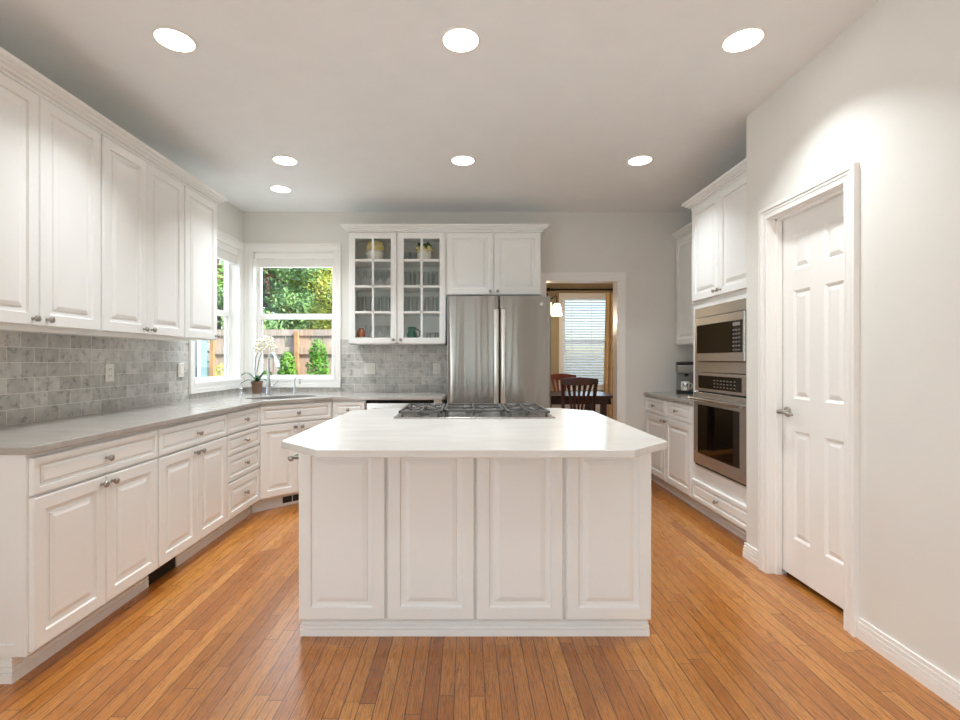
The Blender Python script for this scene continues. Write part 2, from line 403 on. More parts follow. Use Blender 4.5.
# casings, baseboards
def casing_frame(mb, horiz, wall, out, a0, a1, z0, z1, wd, bottom=True, th=0.018):
    """flat casing with a raised back band round an opening, on a wall plane (horiz 'x' or 'y'); out = direction into the room"""
    def bx(p0, p1, q0, q1, t):
        if horiz == 'x': mb.box(p0, p1, wall, wall+out*t, q0, q1)
        else: mb.box(wall, wall+out*t, p0, p1, q0, q1)
    for wi, we, t in ((0, 0.012, th+0.003), (0.012, wd-0.036, th), (wd-0.036, wd-0.028, th+0.004), (wd-0.028, wd-0.020, th), (wd-0.020, wd, th+0.008)):
        zb = z0-(wi if bottom else 0)
        bx(a0-we, a0-wi, z0-(we if bottom else 0), z1+we, t); bx(a1+wi, a1+we, z0-(we if bottom else 0), z1+we, t)
        bx(a0-wi, a1+wi, z1+wi, z1+we, t)
        if bottom: bx(a0-wi, a1+wi, z0-we, z0-wi, t)
b = MB(); casing_frame(b, 'x', YB, -1, DW[0], DW[1], 0, DW[3], 0.074, False)
b.box(DW[0], DW[0]+0.012, YB-0.01, YB+T, 0, DW[3]); b.box(DW[1]-0.012, DW[1], YB-0.01, YB+T, 0, DW[3]); b.box(DW[0], DW[1], YB-0.01, YB+T, DW[3]-0.012, DW[3])
struct('trim_2', b, 'trim')
b = MB(); casing_frame(b, 'y', XP, -1, PD[0], PD[1], 0, PD[3], 0.066, False)
b.box(XP-0.004, XP+0.1, PD[1]-0.002, PD[1]+0.012, 0, PD[3]); b.box(XP-0.004, XP+0.1, PD[0]-0.012, PD[0]+0.002, 0, PD[3]); b.box(XP-0.004, XP+0.1, PD[0], PD[1], PD[3]-0.002, PD[3]+0.012)
b.box(XP+0.035, XP+0.066, PD[1]-0.014, PD[1], 0, PD[3]); b.box(XP+0.035, XP+0.066, PD[0], PD[1], PD[3]-0.014, PD[3])
struct('trim_3', b, 'trim')
BPROF = ((0, 0.034, 0.016), (0.034, 0.038, 0.010), (0.038, 0.054, 0.0145), (0.054, 0.058, 0.008), (0.058, 0.074, 0.012), (0.074, 0.078, 0.006), (0.078, 0.092, 0.009))
b = MB()
for z0, z1, t in BPROF: b.box(XP-t, XP, REAR, PD[0]-0.066, z0, z1)
struct('baseboard_right', b, 'trim')
b = MB()
for z0, z1, t in BPROF:
    b.box(XP-t, XP, PD[1]+0.066, 3.04+t, z0, z1); b.box(XP, XP+0.08, 3.04, 3.04+t, z0, z1)
struct('baseboard_corner', b, 'trim')
b = MB()
for z0, z1, t in BPROF: b.box(DW[1]+0.076, 1.82, YB-t, YB, z0, z1)
struct('baseboard_back', b, 'trim')

# windows: root = frame with sashes, children casing, sill, panes
def window(name, horiz, wall, out, a0, a1, z0, z1, zm, depth=0.115, case=True, fr=0.042):
    def bx(mb, p0, p1, q0, q1, d0, d1):
        if horiz == 'x': mb.box(p0, p1, wall-out*d0, wall-out*d1, q0, q1)
        else: mb.box(wall-out*d0, wall-out*d1, p0, p1, q0, q1)
    f = MB(); dd = depth
    for p0, p1, q0, q1 in ((a0, a0+fr, z0, z1), (a1-fr, a1, z0, z1), (a0+fr, a1-fr, z1-fr, z1), (a0+fr, a1-fr, z0, z0+fr+0.01), (a0+fr, a1-fr, zm-0.022, zm+0.035)):
        bx(f, p0, p1, q0, q1, dd-0.03, dd+0.02)
    bx(f, a0+fr, a0+fr+0.012, z0, zm, dd-0.012, dd+0.01); bx(f, a1-fr-0.012, a1-fr, z0, zm, dd-0.012, dd+0.01)
    root = struct(name, f, 'trim')
    g = MB(); bx(g, a0+fr, a1-fr, z0+fr, zm-0.02, dd-0.003, dd+0.001); g.build('pane', 'pane', root)
    g = MB(); bx(g, a0+fr, a1-fr, zm+0.03, z1-fr, dd-0.003, dd+0.001); g.build('pane', 'pane', root)
    if case:
        c = MB(); casing_frame(c, horiz, wall, out, a0, a1, z0, z1, 0.074, True)
        bx(c, a0-0.001, a0+0.010, z0, z1, -0.012, dd-0.03); bx(c, a1-0.010, a1+0.001, z0, z1, -0.012, dd-0.03); bx(c, a0, a1, z1-0.01, z1, -0.012, dd-0.03)
        c.build('casing', 'trim', root)
        s_ = MB(); bx(s_, a0, a1, z0-0.004, z0+0.016, -0.022, dd-0.03); s_.build('sill', 'trim', root)
    return root
window('window_1', 'x', YB, -1, BW[0], BW[1], WZ0, WZ1, 1.706)
window('window_2', 'y', XL, 1, LW[0], LW[1], WZ0, WZ1, 1.706)
b_ = window('window_3', 'x', 8.3, -1, DWIN[0], DWIN[1], DWIN[2], DWIN[3], 1.55, 0.09)
window('window_7', 'y', XL, 1, -2.2, -0.4, 0.1, 2.1, 1.1, 0.08, False)  # unseen opening added on the left wall for the side fill light
for i, (a0, a1, z0, z1) in enumerate(RWIN): window('window_%d' % (i+4), 'x', REAR, 1, a0, a1, z0, z1, 1.3, 0.08, False)

# pantry door leaf
DX = 1.842
def door_leaf():
    m = MB(); y0, y1, z0, z1 = PD[0]+0.003, PD[1]-0.003, 0.03, PD[3]-0.004
    cols = ((2.337, 2.474), (2.577, 2.711)); rows = ((0.243, 0.852), (1.032, 1.642), (1.757, 1.955))
    ys = sorted([y0, y1]+[v for c in cols for v in c]); zs = sorted([z0, z1]+[v for r in rows for v in r])
    for i in range(len(ys)-1):
        for j in range(len(zs)-1):
            a0, a1, c0, c1 = ys[i], ys[i+1], zs[j], zs[j+1]
            if i % 2 == 1 and j % 2 == 1:
                prof = [(0, 0), (0.014, 0.010), (0.017, 0.010), (0.040, 0.002)]
                m.ring_stack([[(DX+d, a0+k, c0+k), (DX+d, a1-k, c0+k), (DX+d, a1-k, c1-k), (DX+d, a0+k, c1-k)] for k, d in prof], cap0=False)
            else: m.quad((DX, a0, c0), (DX, a1, c0), (DX, a1, c1), (DX, a0, c1))
    m.quad((DX+0.035, y0, z0), (DX+0.035, y1, z0), (DX+0.035, y1, z1), (DX+0.035, y0, z1))
    for a, b_, c, d in (((y0, z0), (y1, z0), 0, 0), ((y1, z0), (y1, z1), 0, 0), ((y1, z1), (y0, z1), 0, 0), ((y0, z1), (y0, z0), 0, 0)):
        m.quad((DX, a[0], a[1]), (DX, b_[0], b_[1]), (DX+0.035, b_[0], b_[1]), (DX+0.035, a[0], a[1]))
    return m
pd = struct('door_1', door_leaf(), 'trim')
h = MB(); hy, hz = 2.755, 0.953
h.lathe([(0.030, 0), (0.030, 0.006), (0.024, 0.010), (0.011, 0.012), (0.011, 0.045), (0.014, 0.05), (0.012, 0.058), (0.0, 0.06)], (DX, hy, hz), (-1, 0, 0), 20)
h.tube([(DX-0.047, hy, hz), (DX-0.05, hy-0.03, hz), (DX-0.046, hy-0.065, hz-0.004), (DX-0.04, hy-0.095, hz-0.008)], 0.008, 10, [0.010, 0.010, 0.008, 0.007])
h.build('door_handle', 'nickel', pd)
h = MB(); h.cyl((DX-0.004, PD[1]-0.004, 1.99), (DX-0.004, PD[1]-0.004, 2.03), 0.006); h.build('door_catch', 'nickel', pd)

# backsplash tiles
b = MB(); b.box(XL, XL+0.010, 1.86, 4.004, 0.9172, 1.43); b.box(XL, XL+0.010, 4.004, YB-0.0005, 0.9172, 0.963)
struct('trim_4', b, 'tile_y')
b = MB(); b.box(XL+0.010, -1.31, YB-0.010, YB, 0.9172, 0.963); b.box(-1.308, -0.185, YB-0.010, YB, 0.9172, 1.462)
struct('trim_5', b, 'tile_x')

# ------------------------------------------------------------------ cabinets
TC = 0.02                                     # door thickness
def knob(parent, x, z, y=-TC):
    m = MB(); m.lathe([(0.008, 0), (0.006, 0.004), (0.005, 0.014), (0.0125, 0.019), (0.0155, 0.025), (0.014, 0.031), (0.008, 0.0345), (0.0, 0.0355)], (x, y, z), (0, -1, 0), 16)
    return m.build('knob', 'nickel', parent)
def door(parent, x0, x1, z0, z1, kx=None, kz=None, name='door'):
    d = MB().panel(x0, x1, z0, z1, -0.0005, TC).build(name, 'white', parent)
    if kx is not None: knob(d, kx, kz)
    return d
def toe(parent, x0, x1, y=0.07, end0=False, gap=None, depth=0.5):
    segs = [(x0, x1)] if not gap else [(x0, gap[0]), (gap[1], x1)]
    for s0, s1 in segs:
        m = MB()
        for z0, z1, t in BPROF:
            z0_, z1_ = z0, min(z1*1.12, 0.1045)
            m.box(s0-(t if end0 and s0 == x0 else 0), s1, y-t, y+0.004, z0*1.12, z1_)
            if end0 and s0 == x0: m.box(s0-t, s0-t*0.02, y+0.004, depth, z0*1.12, z1_)
        m.build('base_molding', 'white', parent)

CT = 0.887      # underside of the grey worktop
def base_body(parent, x0, x1, depth, z0=0.105, zt=CT-0.001):
    return MB().box(x0, x1, 0, depth, z0, zt).build('body', 'white', parent)
DZ0, DZ1, WZa, WZb = 0.118, 0.712, 0.724, 0.868      # door and drawer heights
LEFTROT = PI/2
def left_two_door(y0, y1, label, end0=False, gap=None, toe_end=None):
    w_ = y1-y0
    t = thing('base_cabinet', label, 'cabinet', (-1.70, y0, 0), LEFTROT)
    base_body(t, 0, w_, 0.628)
    m = (w_)/2
    door(t, 0.006, m-0.0015, DZ0, DZ1, m-0.032, 0.68); door(t, m+0.0015, w_-0.006, DZ0, DZ1, m+0.032, 0.68)
    door(t, 0.006, w_-0.006, WZa, WZb, m, 0.795, 'drawer')
    toe(t, 0 if not end0 else 0.012, w_, end0=end0, gap=gap, depth=0.62)
    if end0:
        e = MB(); e.box(-0.006, 0, 0.0, 0.045, 0.105, CT-0.001); e.box(-0.006, 0, 0.58, 0.628, 0.105, CT-0.001); e.box(-0.006, 0, 0.045, 0.58, 0.105, 0.15); e.box(-0.006, 0, 0.045, 0.58, CT-0.05, CT-0.001)
        e.build('end_panel', 'white', t)
    return t
left_two_door(1.855, 2.6155, 'white base cabinet nearest the camera on the left, with a wide drawer over two doors', True)
left_two_door(2.6175, 3.366, 'white base cabinet with two doors and a wide drawer, above the black toe kick vent', gap=(0.028, 0.285))
t = thing('drawer_cabinet', 'narrow white base cabinet with a stack of four drawers, next to the corner sink', 'cabinet', (-1.70, 3.368, 0), LEFTROT)
w_ = 0.530; base_body(t, 0, w_, 0.628)
for z0, z1 in ((0.726, 0.868), (0.572, 0.714), (0.384, 0.560), (0.118, 0.372)):
    door(t, 0.006, w_-0.004, z0, z1, w_/2, (z0+z1)/2+0.005, 'drawer')
toe(t, 0, w_)
# corner sink base
t = thing('sink_cabinet', 'white diagonal corner cabinet under the sink with a false drawer front over two doors', 'cabinet', (-1.70, 3.90, 0), PI/4)
L = 0.665
def loc45(x, y):
    dx, dy = x+1.70, y-3.90; s = math.sqrt(0.5); return (s*(dx+dy), s*(dy-dx))
b = MB(); poly = [loc45(*p) for p in ((-1.70, 3.90), (-1.23, 4.37), (-1.23, 4.985), (-2.315, 4.985), (-2.315, 3.90))]
b.prism(poly, 0.105, 0.66); 
n = len(poly); b.ring_stack([[(x, y, 0.66) for x, y in poly], [(x, y, CT-0.001) for x, y in poly]], cap0=False, cap1=False)
b.build('body', 'white', t)
door(t, 0.012, L/2-0.0015, DZ0, DZ1, L/2-0.03, 0.68); door(t, L/2+0.0015, L-0.012, DZ0, DZ1, L/2+0.03, 0.68)
door(t, 0.012, L-0.012, WZa, WZb, L/2, 0.80, 'false_drawer')
toe(t, -0.028, L+0.028, 0.07)
v = MB(); v.box(0.22, 0.50, 0.049, 0.0535, 0.018, 0.088)
vt = v.build('vent_grille', 'trim', t); v = MB()
for x0 in (0.228, 0.318, 0.408): v.box(x0, x0+0.082, 0.047, 0.0488, 0.026, 0.080)
v.build('vent_opening', 'dark', vt)
# black toe-kick register
vt = thing('toe_kick_vent', 'black floor level heating vent set in the toe kick of the left cabinets', 'vent', (-1.77, 2.65, 0), LEFTROT)
v = MB(); v.box(0, 0.25, -0.008, 0.002, 0.004, 0.1); v.build('frame', 'black', vt)
v = MB()
for k in range(7): v.box(0.006, 0.244, -0.012, -0.008, 0.012+k*0.012, 0.017+k*0.012)
v.build('louvers', 'black', vt)
# back run
t = thing('base_cabinet', 'narrow white base cabinet between the corner sink cabinet and the dishwasher', 'cabinet', (-1.228, 4.37, 0))
w_ = 0.306; base_body(t, 0, w_, 0.615); door(t, 0.008, w_-0.008, WZa, WZb, w_/2, 0.80, 'drawer'); door(t, 0.008, w_-0.008, DZ0, DZ1, 0.05, 0.68); toe(t, 0, w_)
t = thing('dishwasher', 'stainless dishwasher under the back worktop left of the fridge', 'dishwasher', (-0.918, 4.37, 0))
MB().box(0, 0.612, 0.02, 0.6, 0.1, 0.872).build('body', 'dark', t)
MB().box(0.006, 0.606, -0.02, 0.018, 0.115, 0.858).build('door', 'steel_x', t, 0.004)
hb = MB(); hb.tube([(0.06, -0.05, 0.80), (0.552, -0.05, 0.80)], 0.010); hb.cyl((0.08, -0.02, 0.80), (0.08, -0.05, 0.80), 0.007); hb.cyl((0.53, -0.02, 0.80), (0.53, -0.05, 0.80), 0.007)
hb.build('handle', 'chrome', t)
MB().box(0, 0.612, 0.04, 0.06, 0.0, 0.1).build('toe_panel', 'black', t)
t = thing('end_filler', 'white filler cabinet panel between dishwasher and fridge', 'cabinet panel', (-0.304, 4.37, 0))
MB().box(0, 0.08, 0, 0.615, 0.0, CT-0.001).build('panel', 'white', t)

# worktops (polygon with thickness, optional hole)
def slab(name, poly, z0, z1, mat, hole=None, bevel=0.004):
    bm = bmesh.new()
    def loop(pts, z): 
        vs = [bm.verts.new((x, y, z)) for x, y in pts]; return [bm.edges.new((vs[i], vs[(i+1) % len(vs)])) for i in range(len(vs))]
    es = loop(poly, z1) + (loop(hole, z1) if hole else [])
    bmesh.ops.triangle_fill(bm, edges=es, use_beauty=True)
    ex = bmesh.ops.extrude_face_region(bm, geom=list(bm.faces))
    for v_ in ex['geom']:
        if isinstance(v_, bmesh.types.BMVert): v_.co.z = z0
    bmesh.ops.recalc_face_normals(bm, faces=bm.faces)
    me = bpy.data.meshes.new(name); bm.to_mesh(me); bm.free(); me.materials.append(M[mat])
    o = bpy.data.objects.new(name, me); COL.objects.link(o)
    md = o.modifiers.new('bevel', 'BEVEL'); md.width = bevel; md.segments = 2; md.limit_method = 'ANGLE'; md.angle_limit = math.radians(50)
    return o
def rot_ellipse(cx, cy, a, b_, ang, n=40, p=2.8):
    out = []
    for i in range(n):
        th = 2*PI*i/n; c, s = math.cos(th), math.sin(th)
        u = a*math.copysign(abs(c)**(2/p), c); v_ = b_*math.copysign(abs(s)**(2/p), s)
        out.append((cx+u*math.cos(ang)-v_*math.sin(ang), cy+u*math.sin(ang)+v_*math.cos(ang)))
    return out
SK = (-1.66, 4.33); sink_loop = rot_ellipse(SK[0], SK[1], 0.30, 0.20, PI/4)
tag(slab('worktop', [(-2.329, 1.835), (-1.67, 1.835), (-1.67, 3.886), (-1.216, 4.34), (-0.225, 4.34), (-0.195, 4.37), (-0.195, 4.989), (-2.329, 4.989)], CT, 0.917, 'grey_quartz', sink_loop),
    'long grey quartz worktop along the left wall, turning the corner at the sink', 'worktop')
b = MB(); rings = []
for k, (sc_, z) in enumerate(((1.0, CT-0.0005), (1.03, CT-0.0005), (1.03, CT-0.004), (1.0, CT-0.004), (0.98, 0.76), (0.93, 0.725), (0.80, 0.715))):
    rings.append([(SK[0]+(x-SK[0])*sc_, SK[1]+(y-SK[1])*sc_, z) for x, y in sink_loop])
b.ring_stack(rings[3:], smooth=True, cap0=False); b.ring_stack(rings[:4], cap0=False, cap1=False)
tag(b.build('sink_basin', 'steel_x'), 'undermount stainless sink basin in the corner of the grey worktop', 'sink')

# upper cabinets
UZ0, UZ1 = 1.404, 2.484
def upper_unit(name, label, loc, rz, w_, depth, doors, z0=UZ0, z1=UZ1, cat='cabinet', knobs=True):
    t = thing(name, label, cat, loc, rz)
    MB().box(0, w_, 0, depth, z0, z1+0.002).build('body', 'white', t)
    for x0, x1, kx in doors: door(t, x0, x1, z0+0.006, z1-0.003, kx, (z0+0.036) if kx is not None else None)
    return t
XU = -2.01
upper_unit('upper_cabinet', 'white wall cabinet nearest the camera on the left, cut by the picture edge, two doors', (XU, 1.853, 0), LEFTROT, 0.764, 0.318, ((0.006, 0.3815, 0.345), (0.3845, 0.758, 0.42)))
upper_unit('upper_cabinet', 'middle white two door wall cabinet over the left worktop, above the marble tiles', (XU, 2.618, 0), LEFTROT, 0.766, 0.318, ((0.006, 0.3685, 0.335), (0.3715, 0.760, 0.405)))
upper_unit('upper_cabinet', 'single door white wall cabinet beside the left window', (XU, 3.385, 0), LEFTROT, 0.446, 0.318, ((0.006, 0.440, 0.41),))
lr = MB(); lr.box(XU-0.018, XU, 1.87, 3.40, UZ0-0.022, UZ0-0.0005)
tag(lr.build('light_rail', 'white'), 'white trim strip under the left wall cabinets', 'moulding')

def crown(name, label, path, out, z0=2.4861):
    """path: list of (x,y) along the cabinet fronts; out: list of outward offsets dirs per vertex"""
    prof = [(0.0, 0.0), (0.014, 0.0), (0.014, 0.014), (0.010, 0.016), (0.010, 0.019), (0.026, 0.021), (0.030, 0.030), (0.028, 0.034), (0.044, 0.038), (0.050, 0.048), (0.047, 0.052), (0.062, 0.056), (0.068, 0.064), (0.068, 0.076), (0.0, 0.076)]
    rings = [[(x+ox*p, y+oy*p, z0+h_*0.9) for p, h_ in prof] for (x, y), (ox, oy) in zip(path, out)]
    m = MB(); m.ring_stack(rings); return tag(m.build(name, 'white'), label, 'moulding')
# glass cabinet
t = thing('glass_door_cabinet', 'white wall cabinet with two glass paned doors full of glassware', 'cabinet', (-1.146, 4.66, 0))
gw = 0.942
b = MB(); b.box(0, 0.018, 0, 0.325, UZ0, UZ1+0.002); b.box(gw-0.018, gw, 0, 0.325, UZ0, UZ1+0.002); b.box(0, gw, 0, 0.325, UZ0, UZ0+0.018); b.box(0, gw, 0, 0.325, UZ1-0.01, UZ1+0.002)
b.box(0, gw, 0.312, 0.325, UZ0, UZ1); b.box(gw/2-0.02, gw/2+0.02, 0, 0.018, UZ0, UZ1)
b.build('body', 'white', t)
SHZ = (1.712, 1.962, 2.216)
for z in SHZ: MB().box(0.0185, gw-0.0185, 0.03, 0.31, z-0.007, z+0.007).build('shelf', 'white', t)
def glass_door(x0, x1, kx):
    z0, z1 = UZ0+0.006, UZ1-0.003; f = 0.056
    m = MB(); m.box(x0, x0+f, -TC, -0.0005, z0, z1); m.box(x1-f, x1, -TC, -0.0005, z0, z1); m.box(x0+f, x1-f, -TC, -0.0005, z0, z0+f); m.box(x0+f, x1-f, -TC, -0.0005, z1-f, z1)
    xm = (x0+x1)/2; m.box(xm-0.011, xm+0.011, -TC+0.002, -0.004, z0+f, z1-f)
    for z in SHZ: m.box(x0+f, x1-f, -TC+0.002, -0.004, z-0.011, z+0.011)
    d = m.build('door', 'white', t, 0.002); g = MB(); g.box(x0+f-0.002, x1-f+0.002, -0.010, -0.008, z0+f-0.002, z1-f+0.002); g.build('pane', 'cabinetpane', d); knob(d, kx, z0+0.035)
glass_door(0.008, 0.464, 0.437); glass_door(0.478, 0.936, 0.505)
t = upper_unit('upper_cabinet', 'white two door cabinet above the stainless fridge', (-0.202, 4.66, 0), 0, 0.921, 0.325, ((0.010, 0.457, 0.425), (0.466, 0.912, 0.498)), 1.878, UZ1)
crown('crown_molding', 'white crown moulding on top of the left wall cabinets', [(-2.329, 1.853), (XU-0.0, 1.853), (XU, 3.832), (-2.329, 3.832)], [(0, -1), (1, -1), (1, 1), (0, 1)])
crown('crown_molding', 'white crown moulding on top of the glass door cabinet and fridge cabinet', [(-1.146, 4.985), (-1.146, 4.66), (0.719, 4.66), (0.719, 4.985)], [(-1, 0), (-1, -1), (1, -1), (1, 0)])

# ------------------------------------------------------------------ right side: base, tall oven cabinet, upper
RR = -PI/2
t = thing('base_cabinet', 'white base cabinet under the coffee maker, two small drawers over two doors', 'cabinet', (1.87, 4.985, 0), RR)
w_ = 1.018; base_body(t, 0, w_, 0.615)
door(t, 0.006, 0.492, WZa, WZb, 0.25, 0.80, 'drawer'); door(t, 0.508, w_-0.008, WZa, WZb, 0.76, 0.80, 'drawer')
door(t, 0.006, 0.492, DZ0, DZ1, 0.462, 0.68); door(t, 0.508, w_-0.008, DZ0, DZ1, 0.538, 0.68)
toe(t, 0, w_)
tag(slab('worktop', [(1.84, 3.968), (2.489, 3.968), (2.489, 4.999), (1.84, 4.999)], CT, 0.917, 'grey_quartz'), 'short grey quartz worktop by the ovens under the coffee maker', 'worktop')
t = thing('oven_cabinet', 'tall white cabinet housing the microwave and wall oven', 'cabinet', (1.87, 3.964, 0), RR)
w_ = 0.905
b = MB(); OX0, OX1, OZ0, OZ1 = 0.075, 0.823, 0.41, 1.66
for a0, a1, z0, z1 in cells(0, w_, 0.105, UZ1+0.002, [(OX0, OX1, OZ0, OZ1)]): b.box(a0, a1, 0, 0.6, z0, z1)
b.box(OX0, OX1, 0.57, 0.6, OZ0, OZ1)
b.build('body', 'white', t)
door(t, 0.012, 0.430, 1.728, UZ1-0.003, 0.40, 1.765); door(t, 0.4335, w_-0.03, 1.728, UZ1-0.003, 0.464, 1.765)
door(t, 0.012, w_-0.03, 0.118, 0.278, 0.42, 0.20, 'drawer')
toe(t, 0, w_-0.0)
crown('crown_molding', 'white crown moulding on top of the tall oven cabinet', [(2.48, 3.964), (1.87, 3.964), (1.87, 3.06)], [(0, 1), (-1, 1), (-1, 0)])
upper_unit('upper_cabinet', 'white wall cabinet above the coffee maker in the right corner', (2.187, 4.985, 0), RR, 1.012, 0.30, ((0.006, 0.50, 0.465), (0.506, 1.0, 0.54)))
crown('crown_molding', 'white crown moulding on the small wall cabinet above the coffee maker', [(2.187, 4.985), (2.187, 4.034)], [(-1, 0), (-1, 0)])

# microwave
t = thing('microwave', 'built in stainless microwave above the wall oven', 'microwave', (1.868, 3.895, 0), RR)
W = 0.76
b = MB(); b.box(0.012, W-0.012, 0.004, 0.42, 1.17, 1.65); b.build('body', 'dark', t)
b = MB()
for a0, a1, z0, z1 in cells(0, W, 1.155, 1.662, [(0.045, 0.715, 1.235, 1.585)]): b.box(a0, a1, -0.018, 0.003, z0, z1)
b.build('trim_frame', 'steel_h', t, 0.002)
b = MB(); b.box(0.050, 0.712, -0.030, 0.002, 1.240, 1.580); d = b.build('door', 'steel_h', t, 0.003)
b = MB(); b.box(0.062, 0.560, -0.0325, -0.030, 1.303, 1.522); b.build('window', 'blackglass', d)
b = MB(); b.box(0.562, 0.690, -0.0325, -0.030, 1.303, 1.522); k = b.build('keypad', 'blackglass', t)
for i in range(3):
    for j in range(6): MB().box(0.580+i*0.034, 0.600+i*0.034, -0.034, -0.0325, 1.316+j*0.027, 1.326+j*0.027).build('key', 'silver', k)
MB().box(0.580, 0.67, -0.034, -0.0325, 1.485, 1.508).build('clock_display', 'silver', k)
# wall oven
t = thing('built_in_oven', 'built in stainless wall oven with a bar handle and black glass door', 'oven', (1.868, 3.895, 0), RR)
b = MB(); b.box(0.012, W-0.012, 0.004, 0.55, 0.42, 1.14); b.build('body', 'dark', t)
b = MB(); b.box(0, W, -0.018, 0.003, 1.008, 1.150); cp = b.build('control_panel', 'steel_h', t, 0.002)
b = MB(); b.box(0.06, 0.66, -0.0205, -0.018, 1.030, 1.128); dp = b.build('display', 'blackglass', cp)
for i in range(7):
    for j in range(3): MB().box(0.30+i*0.045, 0.322+i*0.045, -0.022, -0.0205, 1.045+j*0.024, 1.053+j*0.024).build('key', 'silver', cp)
b = MB(); b.box(0, W, -0.030, 0.002, 0.425, 0.996); od = b.build('door', 'steel_h', t, 0.003)
b = MB(); b.box(0.075, 0.655, -0.0325, -0.030, 0.515, 0.90); b.build('window', 'blackglass', od)
b = MB(); b.tube([(0.01, -0.075, 0.945), (0.25, -0.082, 0.945), (0.51, -0.082, 0.945), (0.75, -0.075, 0.945)], 0.0145, 14)
b.cyl((0.05, -0.03, 0.945), (0.05, -0.076, 0.945), 0.009); b.cyl((0.71, -0.03, 0.945), (0.71, -0.076, 0.945), 0.009)
b.build('handle', 'chrome', od)
b = MB(); b.box(0, W, -0.016, 0.003, 0.408, 0.423); b.build('bottom_vent', 'dark', t)

# ------------------------------------------------------------------ island
t = thing('kitchen_island', 'white kitchen island with raised panels and towel bar, in the middle of the floor', 'island', (0.035, 2.175, 0))
IX0, IX1 = -0.792, 0.793
b = MB(); b.box(IX0, IX1, 0.0, 1.125, 0.083, 0.8865); b.box(IX0+0.02, IX1-0.02, 0.012, 1.11, 0, 0.083); b.build('body', 'white', t)
def to_ix(px): return (px-CX)*2.155/F-0.035
for p0, p1 in ((298.5, 384.7), (387.8, 474.2), (477.2, 563.2), (566.6, 651.5)):
    MB().panel(to_ix(p0), to_ix(p1), 0.083, 0.880, -0.0005, TC).build('panel', 'white', t)
b = MB()
for z0, z1, tt in BPROF:
    k = 0.083/0.092
    b.box(IX0+0.018-tt, IX1-0.018+tt, 0.012-tt, 1.11+tt, z0*k, z1*k)
b.build('base_molding', 'white', t)
b = MB(); tx = IX0-0.066; tz = 0.79
b.ball((tx, 0.07, tz), 0.0145); b.tube([(tx, 0.07, tz), (tx, 0.56, tz)], 0.008)
for yy in (0.085, 0.545): b.lathe([(0.018, 0), (0.017, 0.004), (0.008, 0.012), (0.007, 0.066)], (IX0, yy, tz), (-1, 0, 0), 14)
b.ball((tx, 0.56, tz), 0.0145)
tb = b.build('towel_bar', 'nickel', t); tb['label'] = 'brushed metal towel bar on the left side'
tag(slab('island_top', [(-0.553, 1.776), (0.621, 1.776), (0.822, 1.973), (0.822, 3.145), (0.625, 3.34), (-0.565, 3.34), (-0.762, 3.145), (-0.762, 1.973)], 0.8875, 0.917, 'white_quartz', None, 0.003),
    'white quartz island worktop with clipped corners', 'worktop')

# cooktop
t = thing('gas_cooktop', 'stainless gas cooktop with black grates on the island', 'cooktop', (0.042, 2.70, 0.9172))
b = MB(); b.box(-0.458, 0.458, 0.0, 0.53, 0.0, 0.010); b.build('tray', 'steel_x', t, 0.004)
def grate(x0, x1, y0, y1, burners):
    m = MB(); z0, z1 = 0.030, 0.043; r = 0.006
    for a, b_, c, d in ((x0, x1, y0, y0+0.014), (x0, x1, y1-0.014, y1), (x0, x0+0.014, y0, y1), (x1-0.014, x1, y0, y1)): m.box(a, b_, c, d, z0, z1)
    ym = (y0+y1)/2; xm = (x0+x1)/2
    m.box(x0, x1, ym-0.007, ym+0.007, z0, z1)
    for bx_, by_, _r in burners:
        for ang in range(8):
            a = ang*PI/4; c, s = math.cos(a), math.sin(a)
            m.tube([(bx_+c*0.03, by_+s*0.03, z1+0.002), (bx_+c*0.085, by_+s*0.085, z1-0.004)], 0.0055, 6)
    m.box(xm-0.006, xm+0.006, y0, y1, z0, z1)
    for fx in (x0+0.02, x1-0.02):
        for fy in (y0+0.012, y1-0.012): m.box(fx-0.007, fx+0.007, fy-0.007, fy+0.007, 0.0105, z0)
    m.build('grate', 'iron', t, 0.002)
BUR = ((-0.30, 0.17, 0.036), (-0.30, 0.40, 0.045), (0.0, 0.27, 0.055), (0.30, 0.17, 0.036), (0.30, 0.40, 0.045))
grate(-0.432, -0.185, 0.035, 0.515, BUR[:2]); grate(-0.178, 0.178, 0.10, 0.515, BUR[2:3]); grate(0.185, 0.432, 0.035, 0.515, BUR[3:])
for x, y, r in BUR:
    m = MB(); m.lathe([(r, 0.0105), (r, 0.018), (r*0.8, 0.020), (r*0.8, 0.026), (0.0, 0.028)], (x, y, 0)); m.build('burner', 'iron', t)

# ------------------------------------------------------------------ fridge
t = thing('refrigerator', 'stainless french door refrigerator on the back wall', 'refrigerator', (0.2825, 4.20, 0))
FW = 0.457
b = MB(); b.box(-FW+0.008, FW-0.008, 0.075, 0.775, 0.03, 1.79); b.build('body', 'silver', t)
def curved_door(x0, x1, z0, z1, n=12):
    rings = []; R = 1.8; xs = [x0+(x1-x0)*i/n for i in range(n+1)]
    def fr(x): 
        e = min(x-x0, x1-x); edge = 0.010*max(0.0, 1-e/0.012)**2
        return 0.026*(x/FW)**2+edge
    pts = [(x, fr(x)) for x in sorted(set(xs+[x0+0.004, x0+0.008, x0+0.012, x1-0.012, x1-0.008, x1-0.004]))]
    prof = pts+[(x1, 0.07), (x0, 0.07)]
    m = MB(); m.ring_stack([[(x, y, z) for x, y in prof] for z in (z0, z1)], smooth=False)
    for i, f in enumerate(m.f):
        m.sm[i] = len(f) == 4 and False
    return m
ld = curved_door(-FW, -0.003, 0.79, 1.81).build('left_door', 'steel_v', t)
rd = curved_door(0.003, FW, 0.79, 1.81).build('right_door', 'steel_v', t)
fd = curved_door(-FW, FW, 0.09, 0.782).build('freezer_drawer', 'steel_v', t)
